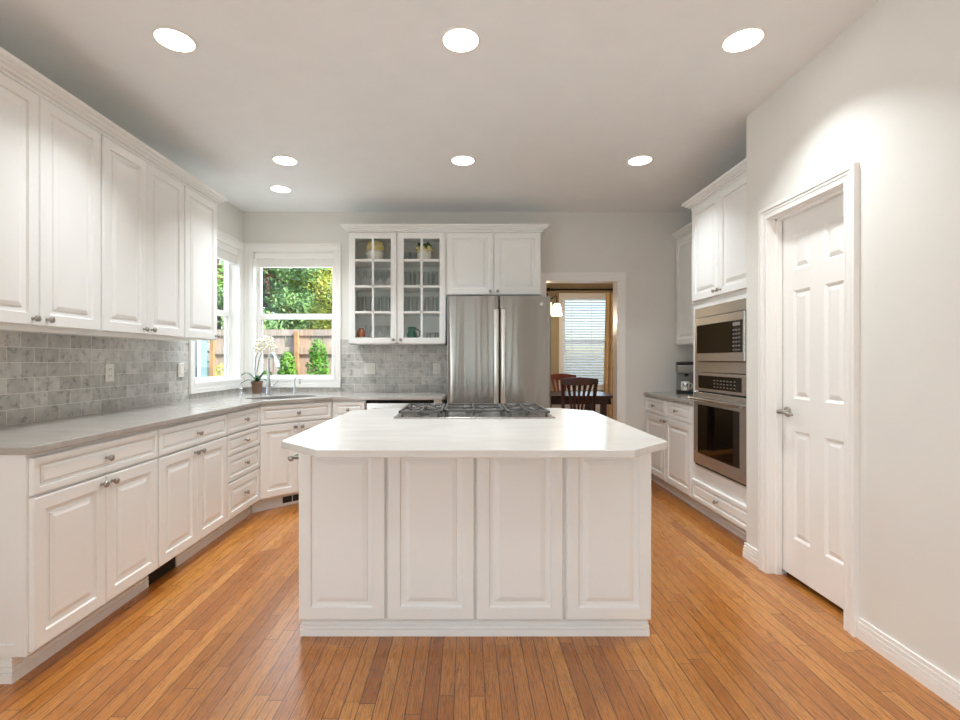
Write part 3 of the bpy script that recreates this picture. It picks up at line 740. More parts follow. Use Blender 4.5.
for d_, sx in ((ld, -1), (rd, 1)):
    for p in d_.data.polygons: p.use_smooth = abs(p.normal.z) < 0.5 and p.normal.y < -0.7
for p in fd.data.polygons: p.use_smooth = abs(p.normal.z) < 0.5 and p.normal.y < -0.7
def flat_handle(parent, x, z0, z1):
    m = MB(); ring = []
    for k in range(13):
        u = k/12; z = z0+(z1-z0)*u; y = -0.052+0.018*abs(2*u-1)**3; hw = 0.024
        ring.append([(x-hw, y, z), (x-hw*0.6, y-0.008, z), (x+hw*0.6, y-0.008, z), (x+hw, y, z), (x+hw*0.8, y+0.008, z), (x-hw*0.8, y+0.008, z)])
    m.ring_stack(ring, smooth=True)
    m.box(x-0.013, x+0.013, -0.034, 0.006, z0+0.01, z0+0.05); m.box(x-0.013, x+0.013, -0.034, 0.006, z1-0.05, z1-0.01)
    return m.build('handle', 'satin', parent)
flat_handle(ld, -0.030, 0.86, 1.692); flat_handle(rd, 0.032, 0.86, 1.692)
m = MB(); m.tube([(-0.36, -0.045, 0.715), (0.36, -0.045, 0.715)], 0.013, 12); m.cyl((-0.33, -0.045, 0.715), (-0.33, 0.016, 0.715), 0.009); m.cyl((0.33, -0.045, 0.715), (0.33, 0.016, 0.715), 0.009); m.build('handle', 'chrome', fd)
m = MB(); m.lathe([(0.017, 0.0), (0.017, 0.002), (0.014, 0.003), (0.0, 0.003)], (0.375, 0.0175, 1.742), (0, -1, 0), 24); m.build('badge', 'chrome', rd)
m = MB(); m.box(-0.43, 0.43, 0.06, 0.08, 0.0, 0.088); m.build('toe_grille', 'black', t)

# ------------------------------------------------------------------ outlets and switches
def plate(name, label, loc, rz, w_, kind):
    t = thing(name, label, 'outlet' if kind == 'outlet' else 'light switch', loc, rz)
    MB().box(-w_/2, w_/2, -0.006, 0, -0.058, 0.058).build('cover_plate', 'plastic', t, 0.003)
    if kind == 'outlet':
        for dz in (-0.022, 0.022):
            s_ = MB(); s_.box(-0.016, 0.016, -0.008, -0.006, dz-0.014, dz+0.014); f = s_.build('socket', 'plastic', t, 0.001)
            s_ = MB(); s_.box(-0.008, -0.005, -0.0085, -0.008, dz-0.004, dz+0.006); s_.box(0.005, 0.008, -0.0085, -0.008, dz-0.004, dz+0.006); s_.build('slot', 'dark', f)
    else:
        n = 2 if w_ > 0.1 else 1
        for i in range(n):
            cx = (i-(n-1)/2)*0.046
            s_ = MB(); s_.box(cx-0.017, cx+0.017, -0.009, -0.006, -0.034, 0.034); s_.build('rocker', 'plastic', t, 0.002)
plate('wall_outlet', 'white outlet on the left tiles, below the middle wall cabinet', (XL+0.011, 3.111, 1.168), PI/2, 0.075, 'outlet')
plate('wall_switch', 'white rocker switch on the left tiles, beside the left window', (XL+0.011, 3.885, 1.168), PI/2, 0.075, 'switch')
plate('wall_switch', 'white double rocker switch on the back tiles, below the glass door cabinet', (-1.01, YB-0.011, 1.162), 0, 0.116, 'switch')
plate('wall_outlet', 'white outlet on the back tiles, right beside the fridge', (-0.315, YB-0.011, 1.162), 0, 0.075, 'outlet')

# ------------------------------------------------------------------ window shades
def shade(name, label, loc, rz, w_):
    t = thing(name, label, 'blind', loc, rz)
    MB().box(0.012, w_-0.012, 0.0, 0.05, -0.076, -0.012).build('valance', 'trim', t, 0.004)
    m = MB(); n = 6
    for k in range(n): m.box(0.026, w_-0.026, 0.014, 0.044, -0.079-(k+1)*0.012, -0.079-k*0.012-0.001)
    m.build('folded_fabric', 'shade', t)
    MB().box(0.022, w_-0.022, 0.012, 0.046, -0.166, -0.1525).build('bottom_rail', 'trim', t, 0.003)
shade('pleated_blind', 'raised white shade at the top of the back window', (BW[0], YB+0.006, WZ1), 0, BW[1]-BW[0])
shade('pleated_blind', 'raised white shade at the top of the left window', (XL-0.006, LW[0], WZ1), PI/2, LW[1]-LW[0])

# ------------------------------------------------------------------ sink things
ZT = 0.9175
t = thing('kitchen_faucet', 'tall chrome pull down faucet behind the corner sink', 'faucet', (-1.90, 4.593, ZT), -PI/4)
b = MB(); b.lathe([(0.027, 0), (0.027, 0.012), (0.021, 0.02), (0.020, 0.10), (0.015, 0.13), (0.0145, 0.30)], (0, 0, 0)); b.build('body', 'chrome', t)
pts = [(0, 0, 0.28)]+[(0.088-0.088*math.cos(a), 0, 0.31+0.088*math.sin(a)) for a in [PI*i/14 for i in range(0, 13)]]
b = MB(); b.tube(pts, 0.0125, 12); b.build('spout', 'chrome', t)
e = Vector(pts[-1]); dd = (e-Vector(pts[-2])).normalized()
b = MB(); b.cyl(e, e+dd*0.10, 0.014, 0.0175); b.build('spray_head', 'chrome', t)
b = MB(); b.tube([(0, 0.015, 0.075), (0, 0.045, 0.085), (0.0, 0.095, 0.125)], 0.006, 8); b.build('lever', 'chrome', t)
t = thing('filter_faucet', 'small chrome gooseneck tap to the right of the main faucet', 'faucet', (-1.71, 4.765, ZT), -0.4)
b = MB(); b.lathe([(0.02, 0), (0.02, 0.006), (0.012, 0.012), (0.011, 0.07), (0.006, 0.08)], (0, 0, 0)); b.build('body', 'chrome', t)
b = MB(); b.tube([(0, 0, 0.07), (0, 0, 0.125)]+[(0.032-0.032*math.cos(a), 0, 0.125+0.036*math.sin(a)) for a in [PI*i/10 for i in range(1, 10)]]+[(0.066, 0, 0.095)], 0.0055, 8); b.build('spout', 'chrome', t)
b = MB(); b.tube([(0, -0.01, 0.055), (0.0, -0.045, 0.062)], 0.004, 8); b.build('lever', 'chrome', t)
t = thing('soap_pump', 'short chrome soap dispenser at the left end of the sink', 'soap dispenser', (-2.134, 4.53, ZT))
b = MB(); b.lathe([(0.02, 0), (0.02, 0.008), (0.014, 0.012), (0.013, 0.05)], (0, 0, 0)); b.build('collar', 'chrome', t)
b = MB(); b.lathe([(0.012, 0.05), (0.014, 0.052), (0.014, 0.07), (0.0, 0.072)], (0, 0, 0)); b.tube([(0, 0, 0.062), (0.03, -0.03, 0.062)], 0.005, 8); b.build('pump_head', 'chrome', t)

# orchid
t = thing('potted_orchid', 'white orchid in a brown square pot on the worktop behind the sink', 'potted plant', (-2.10, 4.80, ZT), 0.25)
b = MB(); rr = [[(-s, -s, z), (s, -s, z), (s, s, z), (-s, s, z)] for s, z in ((0.036, 0), (0.045, 0.095), (0.049, 0.096), (0.05, 0.12), (0.044, 0.12), (0.042, 0.105))]
b.ring_stack(rr); b.build('pot', 'terracotta', t, 0.003)
MB().box(-0.041, 0.041, -0.041, 0.041, 0.1055, 0.112).build('soil', 'bark', t)
def orchid_leaf(ang, ln, rise, wd=0.02):
    m = MB(); rings = []; c, s = math.cos(ang), math.sin(ang)
    for k in range(9):
        u = k/8; r = 0.01+ln*u; z = 0.113+rise*math.sin(PI*min(u*1.15, 1)*0.62)-0.05*u*u*(1 if rise < 0.06 else 0.6); hw = wd*math.sin(PI*(0.12+0.86*u))+0.002
        px, py = -s*hw, c*hw
        rings.append([(c*r-px, s*r-py, z+0.006), (c*r, s*r, z), (c*r+px, s*r+py, z+0.006), (c*r, s*r, z+0.003)])
    m.ring_stack(rings, smooth=True); m.build('leaf', 'leaf', t)
for a, ln, ri in ((2.9, 0.15, 0.10), (3.5, 0.14, 0.035), (0.1, 0.13, 0.10), (-0.5, 0.12, 0.045), (1.6, 0.13, 0.07), (-1.6, 0.12, 0.06), (0.6, 0.14, 0.12)): orchid_leaf(a, ln, ri)
stems = ([(0, 0, 0.11), (0.0, 0, 0.22), (0.02, 0, 0.33), (0.045, 0, 0.42), (0.09, -0.02, 0.50), (0.15, -0.04, 0.545)], [(-0.015, 0.01, 0.11), (-0.02, 0.01, 0.24), (-0.01, 0.0, 0.36), (0.02, 0.0, 0.45), (0.06, 0.01, 0.51), (0.09, 0.0, 0.53)])
for sp_ in stems:
    m = MB(); m.tube(sp_, 0.0035, 8)
    for q in sp_[1:4]: m.ball(q, 0.006, 8)
    m.build('flower_stem', 'stem', t)
fl = [(0.035, -0.02, 0.43), (0.07, -0.025, 0.465), (0.02, -0.02, 0.475), (0.055, -0.035, 0.51), (0.10, -0.04, 0.52), (0.02, -0.01, 0.52), (0.13, -0.045, 0.545), (0.145, -0.05, 0.505), (0.0, -0.02, 0.44), (0.08, -0.03, 0.555), (0.165, -0.05, 0.455), (0.115, -0.04, 0.47)]
for i, c in enumerate(fl):
    m = MB(); tilt = random.uniform(-0.4, 0.4)
    for k in range(5):
        a = 2*PI*k/5+tilt+PI/2; ln = 0.036 if k in (1, 4) else 0.032; hw = 0.017 if k in (1, 4) else 0.012
        d = Vector((math.cos(a), -0.25, math.sin(a))); p = Vector((-math.sin(a), 0, math.cos(a))); c_ = Vector(c); rings = []
        for q in range(5):
            u = q/4; wdt = hw*math.sin(PI*(0.1+0.86*u)); o_ = c_+d*(ln*u); nn = Vector((0, 0.0018, 0))
            rings.append([tuple(o_-p*wdt), tuple(o_-nn), tuple(o_+p*wdt), tuple(o_+nn)])
        m.ring_stack(rings, smooth=True)
    f = m.build('flower', 'petal', t); m = MB(); m.ball((c[0], c[1]-0.006, c[2]), 0.006, 8); m.build('flower_centre', 'petalc', f)

# ------------------------------------------------------------------ glassware in the glass-door cabinet
SH = [UZ0+0.0185, SHZ[0]+0.0075, SHZ[1]+0.0075, SHZ[2]+0.0075]
def lathe_thing(name, mat, prof): return MB().lathe(prof, n=18).build(name, mat)
wine = lathe_thing('wine_glass', 'glass', [(0.032, 0), (0.032, 0.003), (0.006, 0.008), (0.004, 0.07), (0.010, 0.08), (0.032, 0.105), (0.037, 0.13), (0.033, 0.17), (0.031, 0.17), (0.034, 0.13), (0.028, 0.107), (0.0, 0.088)])
tumb = lathe_thing('tumbler', 'glass', [(0.028, 0), (0.034, 0.10), (0.032, 0.10), (0.027, 0.008), (0.0, 0.008)])
cups = lathe_thing('tall_glass', 'glass', [(0.027, 0), (0.034, 0.16), (0.032, 0.16), (0.025, 0.008), (0.0, 0.008)])
def place(src, x, y, z, label, cat, group, first=set()):
    o = src if src.name not in first else src.copy()
    if src.name in first: COL.objects.link(o)
    else: first.add(src.name)
    o.location = (x, y, z); tag(o, label, cat, group); return o
for x, y in ((-1.05, 4.78), (-0.97, 4.76), (-0.89, 4.78), (-0.81, 4.76), (-0.745, 4.80), (-0.935, 4.90), (-0.85, 4.90)):
    place(wine, x, y, SH[2], 'clear stemmed glass on the second highest shelf behind the left glass door', 'glass', 'stemmed glasses behind the left glass door')
for x, y in ((-0.59, 4.78), (-0.50, 4.77), (-0.41, 4.79), (-0.32, 4.77), (-0.55, 4.90), (-0.36, 4.90)):
    place(cups, x, y, SH[2], 'clear tall glass on the second highest shelf behind the right glass door', 'glass', 'tall glasses behind the right glass door')
for x, y in ((-1.06, 4.78), (-0.98, 4.77), (-0.90, 4.79), (-0.82, 4.77), (-0.745, 4.79)):
    place(cups, x, y, SH[1], 'clear tall glass on the third shelf down behind the left glass door', 'glass', 'tall glasses lower behind the left glass door')
for x, y in ((-0.60, 4.78), (-0.52, 4.77), (-0.44, 4.79), (-0.36, 4.77), (-0.28, 4.79)):
    place(cups, x, y, SH[1], 'clear tall glass on the third shelf down behind the right glass door', 'glass', 'tall glasses lower behind the right glass door')
for x, y in ((-0.985, 4.80), (-0.905, 4.78), (-0.83, 4.80), (-0.755, 4.78)):
    place(wine, x, y, SH[0], 'clear stemmed glass on the bottom shelf beside the orange jar', 'glass', 'stemmed glasses beside the orange jar')
for x, y in ((-0.42, 4.78), (-0.34, 4.77), (-0.27, 4.80)):
    place(tumb, x, y, SH[0], 'clear short tumbler on the bottom shelf right of the green glass jug', 'glass', 'tumblers beside the green jug')
for x, y in ((-0.60, 4.78), (-0.535, 4.80)):
    place(tumb, x, y, SH[3], 'clear tumbler on the top shelf left of the leafy white jug', 'glass', 'tumblers on the top shelf')
place(wine, -0.735, 4.80, SH[3], 'clear stemmed glass on the top shelf right of the large painted bowl', 'glass', None)
t = thing('ginger_jar', 'white jar with a yellow and green painted lid, top shelf behind the left glass door', 'jar', (-0.915, 4.80, SH[3]))
MB().lathe([(0.068, 0), (0.082, 0.03), (0.086, 0.09), (0.084, 0.109), (0.0, 0.1095)]).build('jar', 'ceramic', t)
pm = NT('painted_flowers'); f = pm.noise(pm.gen(), 28, 4, 0.7)
pm.link(pm.ramp(f, [(0.32, lin('#4f6b3a')), (0.42, lin('#d8c56a')), (0.55, lin('#e8dcae')), (0.66, lin('#c98a3c'))]), pm.p.inputs['Base Color']); pm.p.inputs['Roughness'].default_value = 0.2; M['painted'] = pm.m
MB().lathe([(0.088, 0.110), (0.094, 0.125), (0.094, 0.165), (0.082, 0.198), (0.05, 0.212), (0.0, 0.214)]).build('lid', 'painted', t)
t = thing('ceramic_jug', 'cream jug with green leaves round its rim, top shelf behind right glass door', 'jug', (-0.425, 4.79, SH[3]))
MB().lathe([(0.062, 0), (0.075, 0.03), (0.074, 0.09), (0.068, 0.125), (0.0, 0.126)]).build('body', 'ceramic', t)
m = MB()
for k in range(16):
    a = 2*PI*k/16; m.ball((0.068*math.cos(a), 0.068*math.sin(a), 0.125+0.018*math.sin(k*2.3)), 0.02, 8)
m.build('painted_rim', 'painted', t)
m = MB()
for k in range(9):
    a = 2*PI*k/9; m.ball((0.05*math.cos(a), 0.05*math.sin(a), 0.165+0.012*math.sin(k*1.7)), 0.021, 8)
m.build('leaf_ornament', 'leaf', t)
t = thing('orange_jar', 'orange jar with a pale base, bottom shelf behind the left glass door', 'jar', (-1.055, 4.78, SH[0]))
MB().lathe([(0.028, 0), (0.032, 0.01), (0.032, 0.055), (0.0, 0.056)]).build('base', 'ceramic', t)
MB().lathe([(0.034, 0.056), (0.042, 0.075), (0.040, 0.11), (0.022, 0.13), (0.024, 0.145), (0.0, 0.146)]).build('jar', 'amber', t)
t = thing('green_jug', 'green glass jug on the bottom shelf behind the right glass door', 'jug', (-0.55, 4.79, SH[0]))
M['greensolid'] = plain('deep_green_glass', '#1f5a3c', 0.12, var=0.4, nscale=35)
MB().lathe([(0.035, 0), (0.045, 0.03), (0.050, 0.08), (0.034, 0.12), (0.042, 0.155), (0.038, 0.155), (0.030, 0.122), (0.0, 0.10)]).build('body', 'greensolid', t)
m = MB(); m.tube([(0.044, 0, 0.05), (0.08, 0, 0.07), (0.08, 0, 0.12), (0.038, 0, 0.14)], 0.007, 8); m.build('handle', 'greensolid', t)

# ------------------------------------------------------------------ coffee maker and mug
t = thing('coffee_maker', 'grey and black single cup coffee maker on the short right worktop', 'coffee maker', (2.17, 4.78, ZT), -0.35)
b = MB(); b.box(-0.075, 0.095, -0.10, 0.12, 0, 0.028); b.build('drip_base', 'black', t, 0.006)
b = MB(); b.box(-0.07, 0.09, 0.02, 0.12, 0.0285, 0.20); b.build('back_column', 'silver', t, 0.006)
b = MB(); b.box(-0.078, 0.098, -0.09, 0.12, 0.2005, 0.285); b.build('brew_head', 'silver', t, 0.012)
b = MB(); b.box(-0.078, 0.098, -0.09, 0.12, 0.2855, 0.315); b.build('lid', 'black', t, 0.008)
b = MB(); b.lathe([(0.018, 0.0), (0.018, -0.03), (0.0, -0.031)], (0.01, -0.035, 0.2)); b.build('nozzle', 'black', t)
cm = t
ml = cm.matrix_world
a = -0.35; mx, my = 2.17+(0.0*math.cos(a)+0.042*math.sin(a)), 4.78+(0.0*math.sin(a)-0.042*math.cos(a))
t = thing('coffee_mug', 'white mug with a black letter M under the coffee maker spout', 'mug', (mx, my, ZT+0.029), 0.0)
R = 0.040
MB().lathe([(0.034, 0), (0.039, 0.006), (R, 0.02), (R, 0.092), (R-0.004, 0.092), (R-0.004, 0.008), (0, 0.008)], n=28).build('cup', 'ceramic', t)
m = MB(); m.tube([(R-0.002, -0.004, 0.075), (R+0.018, -0.008, 0.074), (R+0.026, -0.01, 0.05), (R+0.016, -0.008, 0.022), (R-0.002, -0.004, 0.02)], 0.006, 8); m.build('handle', 'ceramic', t)
view = math.atan2(-my, -mx)      # letter faces out over the worktop front
def onmug(u, z): 
    an = -PI/2-0.42+u/R; rr_ = R+0.0008; return (rr_*math.cos(an), rr_*math.sin(an), z)
m = MB()
def stroke(u0, z0, u1, z1, w_=0.0075):
    n = 6; 
    for k in range(n):
        a0, a1 = k/n, (k+1)/n
        p = [(u0+(u1-u0)*a0, z0+(z1-z0)*a0), (u0+(u1-u0)*a1, z0+(z1-z0)*a1)]
        m.add([onmug(p[0][0]-w_/2, p[0][1]), onmug(p[0][0]+w_/2, p[0][1]), onmug(p[1][0]+w_/2, p[1][1]), onmug(p[1][0]-w_/2, p[1][1])], [(0, 1, 2, 3)])
stroke(-0.021, 0.024, -0.021, 0.074); stroke(0.021, 0.024, 0.021, 0.074); stroke(-0.021, 0.074, 0.0, 0.036); stroke(0.021, 0.074, 0.0, 0.036)
m.build('letter', 'ink', t)

# ------------------------------------------------------------------ recessed lights
def downlight(x, y, label, group='recessed ceiling lights', power=1.0):
    t = thing('recessed_light', label, 'ceiling light', (x, y, ZC), 0, group)
    MB().lathe([(0.084, -0.0005), (0.096, -0.0005), (0.096, -0.003), (0.092, -0.006), (0.085, -0.005), (0.084, -0.0005)], n=36, cap0=False, cap1=False).build('trim_ring', 'plastic', t)
    MB().lathe([(0.0855, -0.0025), (0.0, -0.0035)], n=32, cap0=False).build('lens', 'lens', t)
    d = bpy.data.lights.new('lamp', 'AREA'); d.shape = 'DISK'; d.size = 0.13; d.energy = LAMP_W*power; d.spread = 1.85; d.color = LAMP_COL
    o = bpy.data.objects.new('lamp', d); COL.objects.link(o); o.parent = t; o.location = (0, 0, -0.012)
    return t
downlight(-1.408, 2.314, 'round recessed ceiling light nearest the left wall cabinets, front row')
downlight(-0.030, 2.314, 'round recessed ceiling light in the middle of the front row, over the island front')
downlight(1.330, 2.314, 'round recessed ceiling light in the front row nearest the pantry wall')
downlight(-1.407, 3.71, 'round recessed ceiling light at the left of the middle row')
downlight(-0.031, 3.71, 'round recessed ceiling light in line with the fridge, middle of its row')
downlight(1.337, 3.71, 'round recessed ceiling light nearest the tall oven cabinet')
downlight(-1.68, 4.33, 'round recessed ceiling light closest to the sink window')
for y in (0.05, -2.2):
    for x in (-1.4, -0.03, 1.3):
        downlight(x, y, 'round recessed ceiling light behind the camera', 'recessed ceiling lights behind the camera', 0.4)

# ------------------------------------------------------------------ dining room
def dining_chair(label, mat, loc, rz):
    t = thing('dining_chair', label, 'chair', loc, rz)        # back at local -y side, facing +y
    MB().box(-0.22, 0.22, -0.2, 0.22, 0.43, 0.47).build('seat', mat, t, 0.012)
    for sx in (-1, 1):
        m = MB(); m.ring_stack([[(sx*(0.19+o)-0.02, y-0.018, z), (sx*(0.19+o)+0.02, y-0.018, z), (sx*(0.19+o)+0.02, y+0.018, z), (sx*(0.19+o)-0.02, y+0.018, z)] for o, y, z in ((0, -0.22, 0), (0, -0.20, 0.43), (0.012, -0.225, 0.72), (0.025, -0.28, 0.985))])
        m.build('back_post', mat, t)
        MB().box(sx*0.195-0.02, sx*0.195+0.02, 0.17, 0.21, 0, 0.43).build('leg', mat, t)
    m = MB(); rings = []
    for k in range(11):
        u = -1+2*k/10; x = u*0.238; top = 1.018+0.012*math.cos(u*PI/2)-0.012*abs(u); bot = 0.945-0.022*(1-u*u); yy = -0.285-0.02*(1-u*u)
        rings.append([(x, yy-0.012, bot), (x, yy+0.012, bot), (x, yy+0.012, top), (x, yy-0.012, top)])
    m.ring_stack(rings); m.build('crest_rail', mat, t)
    MB().box(-0.18, 0.18, -0.225, -0.20, 0.55, 0.585).build('lower_rail', mat, t)
    for k in range(5):
        u = (k-2)/2; xb, xt = u*0.085, u*0.150
        m = MB(); m.ring_stack([[(x-w_, y-0.007, z), (x+w_, y-0.007, z), (x+w_, y+0.007, z), (x-w_, y+0.007, z)] for x, y, z, w_ in ((xb, -0.212, 0.58, 0.012), ((xb+xt)/2*0.93, -0.25, 0.75, 0.014), (xt, -0.29, 0.945, 0.021))])
        m.build('splat', mat, t)
    return t
dining_chair('dark brown slat backed dining chair with its back to the kitchen doorway', 'darkwood', (1.445, 6.45, 0), 0)
dining_chair('reddish brown slat backed dining chair on the far side of the table', 'cherry', (1.53, 7.50, 0), PI)
t = thing('dining_table', 'dark wooden dining table beyond the doorway', 'table', (1.10, 7.02, 0))
MB().box(-0.95, 0.98, -0.48, 0.48, 0.730, 0.762).build('tabletop', 'darkwood', t, 0.004)
b = MB(); b.box(-0.85, 0.88, -0.42, -0.39, 0.64, 0.7295); b.box(-0.85, 0.88, 0.39, 0.42, 0.64, 0.7295); b.box(-0.85, -0.82, -0.42, 0.42, 0.64, 0.7295); b.box(0.85, 0.88, -0.42, 0.42, 0.64, 0.7295); b.build('apron', 'darkwood', t)
for x in (-0.80, 0.785):
    for y in (-0.385, 0.385): MB().box(x-0.036, x+0.036, y-0.036, y+0.036, 0, 0.7295).build('leg', 'darkwood', t)
# blinds
t = thing('window_blind', 'white horizontal slat blind on the dining room window', 'blind', (0, 8.27, 0))
b = MB(); 
b.box(DWIN[0]-0.02, DWIN[1]-0.02, -0.005, 0.028, 2.30, 2.345); b.build('headrail', 'trim', t)
b = MB(); z = 2.285
while z > 0.84:
    x0, x1 = DWIN[0]-0.01, DWIN[1]-0.03; dy, dz = 0.019, 0.0115
    b.add([(x0, 0.01-dy, z-dz), (x1, 0.01-dy, z-dz), (x1, 0.01+dy, z+dz), (x0, 0.01+dy, z+dz), (x0, 0.01-dy, z-dz+0.003), (x1, 0.01-dy, z-dz+0.003), (x1, 0.01+dy, z+dz+0.003), (x0, 0.01+dy, z+dz+0.003)],
          [(0, 3, 2, 1), (4, 5, 6, 7), (0, 1, 5, 4), (1, 2, 6, 5), (2, 3, 7, 6), (3, 0, 4, 7)]); z -= 0.046
b.build('slats', 'slat', t)
b = MB(); b.box(DWIN[0]-0.01, DWIN[1]-0.03, -0.005, 0.025, 0.805, 0.83); b.build('bottom_rail', 'trim', t)
b = MB()
for x in (1.80, 2.14, 2.46): b.cyl((x, -0.012, 0.83), (x, -0.012, 2.30), 0.003, n=6)
b.build('ladder_cord', 'slat', t)
# curtain and rod
t = thing('curtain_rod', 'dark curtain rod above the dining room window', 'curtain rod', (0, 8.19, 2.452))
b = MB(); b.cyl((1.42, 0, 0), (3.3, 0, 0), 0.016); b.build('rod', 'rod', t)
b = MB(); b.ball((1.39, 0, 0), 0.035); b.ball((1.45, 0, 0), 0.022); b.build('finial', 'rod', t)
b = MB(); b.cyl((1.50, 0, -0.01), (1.50, 0.108, -0.01), 0.009); b.cyl((3.2, 0, -0.01), (3.2, 0.108, -0.01), 0.009); b.build('bracket', 'rod', t)
b = MB(); n = 60; rings = []
for z in [0.05+i*(2.35/14) for i in range(15)]:
    u = z/2.4; x0 = 2.31+0.06*u; x1 = 2.95; row = []
    for k in range(n+1):
        q = k/n; row.append((x0+(x1-x0)*q, 8.19+0.035*math.sin(q*2*PI*8)*(0.7+0.3*math.sin(3*u+q)), z))
    rings.append(row+[(x, y+0.006, z_) for x, y, z_ in reversed(row)])
b.ring_stack(rings, smooth=True); tag(b.build('curtain', 'curtain'), 'gold curtain hanging at the right of the dining room window', 'curtain')
# chandelier
t = thing('chandelier', 'bronze chandelier with glowing white glass shades over the dining table', 'chandelier', (1.06, 7.0, 0))
b = MB(); b.lathe([(0.0, 2.05), (0.03, 2.06), (0.02, 2.10), (0.012, 2.15), (0.035, 2.18), (0.012, 2.22), (0.008, 2.30), (0.008, 2.73), (0.06, 2.735), (0.06, 2.749)], (0, 0, 0)); b.build('stem', 'rod', t)
for k in range(5):
    a = 2*PI*k/5; c, s = math.cos(a), math.sin(a)
    m = MB(); m.tube([(c*0.02, s*0.02, 2.17), (c*0.09, s*0.09, 2.13), (c*0.17, s*0.17, 2.14), (c*0.235, s*0.235, 2.19), (c*0.25, s*0.25, 2.16), (c*0.25, s*0.25, 2.06)], 0.008, 8); ar = m.build('arm', 'rod', t)
    m = MB(); m.lathe([(0.03, 2.075), (0.05, 2.06), (0.062, 2.01), (0.066, 1.95), (0.085, 1.895), (0.08, 1.895), (0.06, 1.95), (0.05, 2.05)], (c*0.25, s*0.25, 0)); m.build('glass_shade', 'lampshade', ar)
dl = bpy.data.lights.new('chandelier_glow', 'POINT'); dl.energy = 20; dl.color = (1, 0.82, 0.6); dl.shadow_soft_size = 0.1
o = bpy.data.objects.new('chandelier_glow', dl); COL.objects.link(o); o.parent = t; o.location = (0, 0, 1.8)

# ------------------------------------------------------------------ outside
GZ = -0.3
struct('ground', MB().box(-20, 20, -12, 30, GZ-0.1, GZ), 'soil')
# back fence
t = thing('wooden_fence', 'weathered cedar board fence across the back yard', 'fence', (0, 9.3, GZ))
b = MB()
for k in range(22): b.box(-4.95+k*0.24, -4.95+k*0.24+0.228, 0, 0.03, 0.0, 1.78)
b.build('boards', 'fence', t)
b = MB(); b.box(-4.95, 0.1, -0.045, -0.001, 1.66, 1.80); b.box(-4.95, 0.1, -0.03, -0.001, 2.02, 2.10); b.box(-4.95, 0.1, -0.03, 0.06, 2.10, 2.14); b.build('rails', 'fence', t)
b = MB()
for k in range(22): b.box(-4.95+k*0.24, -4.95+k*0.24+0.222, 0.002, 0.02, 1.80, 2.06)
b.build('top_panel', 'fence', t)
for x in (-4.9, -3.28, -1.6): MB().box(x-0.036, x+0.036, -0.10, -0.002, 0, 2.10).build('post', 'fencepost', t)
def foliage(mb, c, r, n, size, shell=0.55):
    for _ in range(n):
        d = Vector((random.gauss(0, 1), random.gauss(0, 1), random.gauss(0, 1))).normalized(); k = (shell+(1-shell)*random.random())
        p = Vector((c[0]+d.x*r[0]*k, c[1]+d.y*r[1]*k, c[2]+d.z*r[2]*k))
        u = Vector((random.gauss(0, 1), random.gauss(0, 1), random.gauss(0, 1))).normalized()*size*random.uniform(0.6, 1.3); v = u.orthogonal().normalized()*size*0.45
        mb.add([p-u, p+v, p+u, p-v], [(0, 1, 2, 3)])
def shrub(x, y, h, r, label, mat='fol_shrub', n=900):
    t = thing('garden_shrub', label, 'shrub', (x, y, GZ))
    m = MB()
    for k in range(7):
        u = k/6; foliage(m, (0, 0, 0.12+u*(h-0.2)), (r*(1-0.55*u*u), r*(1-0.55*u*u), h*0.16), n//7, 0.035, 0.55)
    m.build('foliage', mat, t, recalc=False)
    m = MB(); m.cyl((0, 0, 0), (0, 0, h*0.7), 0.03, 0.01); m.build('stem', 'bark', t)
shrub(-3.27, 8.75, 1.56, 0.30, 'rounded green shrub at the middle of the fence behind the faucet', n=3000)
shrub(-2.71, 8.75, 1.75, 0.36, 'cone shaped green shrub at the right of the back window view', n=3000)
shrub(-3.72, 8.9, 1.25, 0.30, 'low green shrub against the fence behind the orchid', n=2000)
shrub(-4.38, 8.6, 1.35, 0.30, 'yellow green shrub seen through the left window', 'fol_yellow', n=1000)
shrub(-4.52, 7.85, 1.30, 0.16, 'dark green shrub at the near edge of the left window view', 'fol_green', n=800)
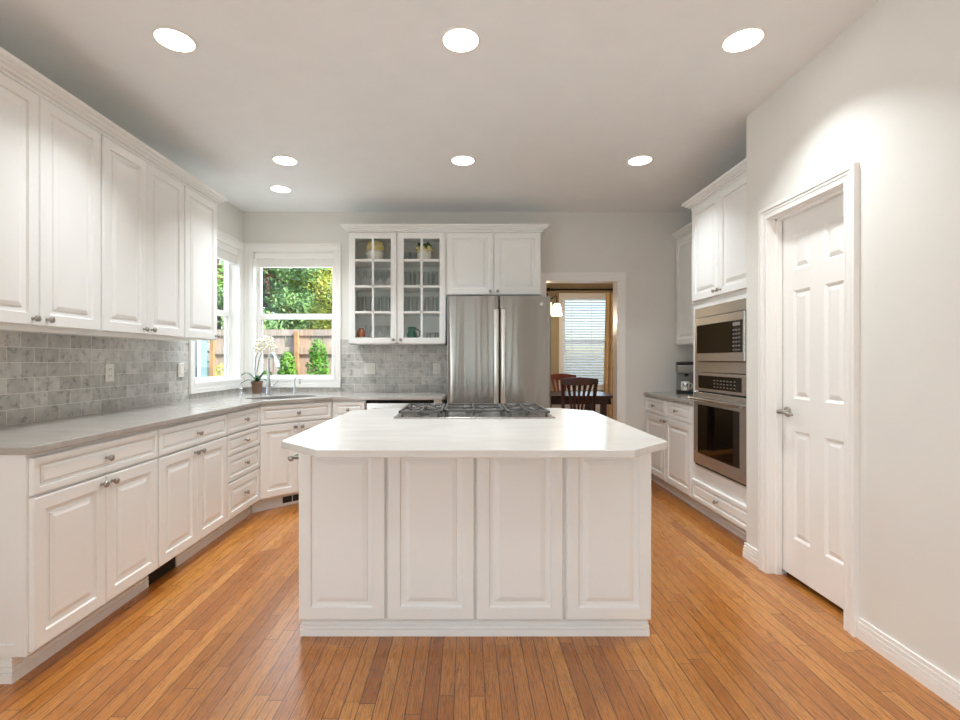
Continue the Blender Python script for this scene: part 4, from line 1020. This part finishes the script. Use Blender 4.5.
def tree(x, y, h, cz, r, label, mat, n, size, lean=0.0):
    t = thing('garden_tree', label, 'tree', (x, y, GZ))
    m = MB(); pts = [(lean*u*u, 0.1*math.sin(3*u), h*u) for u in [i/8 for i in range(9)]]; m.tube(pts, 0.1, 8, [0.14*(1-0.85*i/8) for i in range(9)]); tr = m.build('trunk', 'bark', t)
    m = MB()
    for k in range(26):
        u = random.uniform(0.25, 0.95); p = Vector((lean*u*u, 0, h*u)); a = random.uniform(0, 2*PI); ln = r*random.uniform(0.5, 1.0)
        q = p+Vector((math.cos(a)*ln, math.sin(a)*ln, random.uniform(-0.2, 0.5)*ln)); mid = (p+q)/2+Vector((0, 0, random.uniform(-0.2, 0.25)))
        m.tube([p, mid, q], 0.03, 6, [0.035, 0.024, 0.008])
    m.build('branches', 'bark', t)
    m = MB()
    for k in range(16):
        a = random.uniform(0, 2*PI); rr_ = r*random.uniform(0.2, 0.9)
        foliage(m, (math.cos(a)*rr_+lean*0.5, math.sin(a)*rr_, cz+random.uniform(-0.45, 0.5)*h*0.6), (r*0.42, r*0.42, r*0.3), n//16, size, 0.2)
    m.build('foliage', mat, t, recalc=False)
tree(-4.6, 11.0, 4.6, 2.6, 1.3, 'dark green tree at the left of the back window view', 'fol_dark', 11000, 0.055)
tree(-3.0, 11.2, 5.4, 3.0, 1.5, 'yellow green tree with brown branches behind the fence', 'fol_yellow', 13000, 0.045, 0.5)
tree(-4.2, 13.2, 6.0, 3.4, 2.0, 'tall bright green tree farthest behind the fence', 'fol_green', 18000, 0.075)
tree(-6.6, 12.6, 5.6, 3.0, 1.9, 'leafy green tree behind the left end of the fence', 'fol_green', 4200, 0.09)
# neighbouring house
t = thing('neighbor_house', 'brick house corner with a pale blue edge outside the left window', 'house', (-5.212, 7.630, GZ), math.radians(28.4))
MB().box(-2.5, 0.75, 0.3, 3.0, 0, 3.4).build('wall', 'brick', t)
MB().box(0.75, 0.95, 0.26, 3.0, 0, 3.4).build('corner_siding', 'houseblue', t)
b = MB(); b.box(0.80, 0.85, 0.20, 0.26, 0, 3.4); b.build('downspout', 'plastic', t)
b = MB(); b.box(-2.7, 0.97, 0.1, 3.1, 3.4, 3.6); b.build('roof_edge', 'plastic', t)
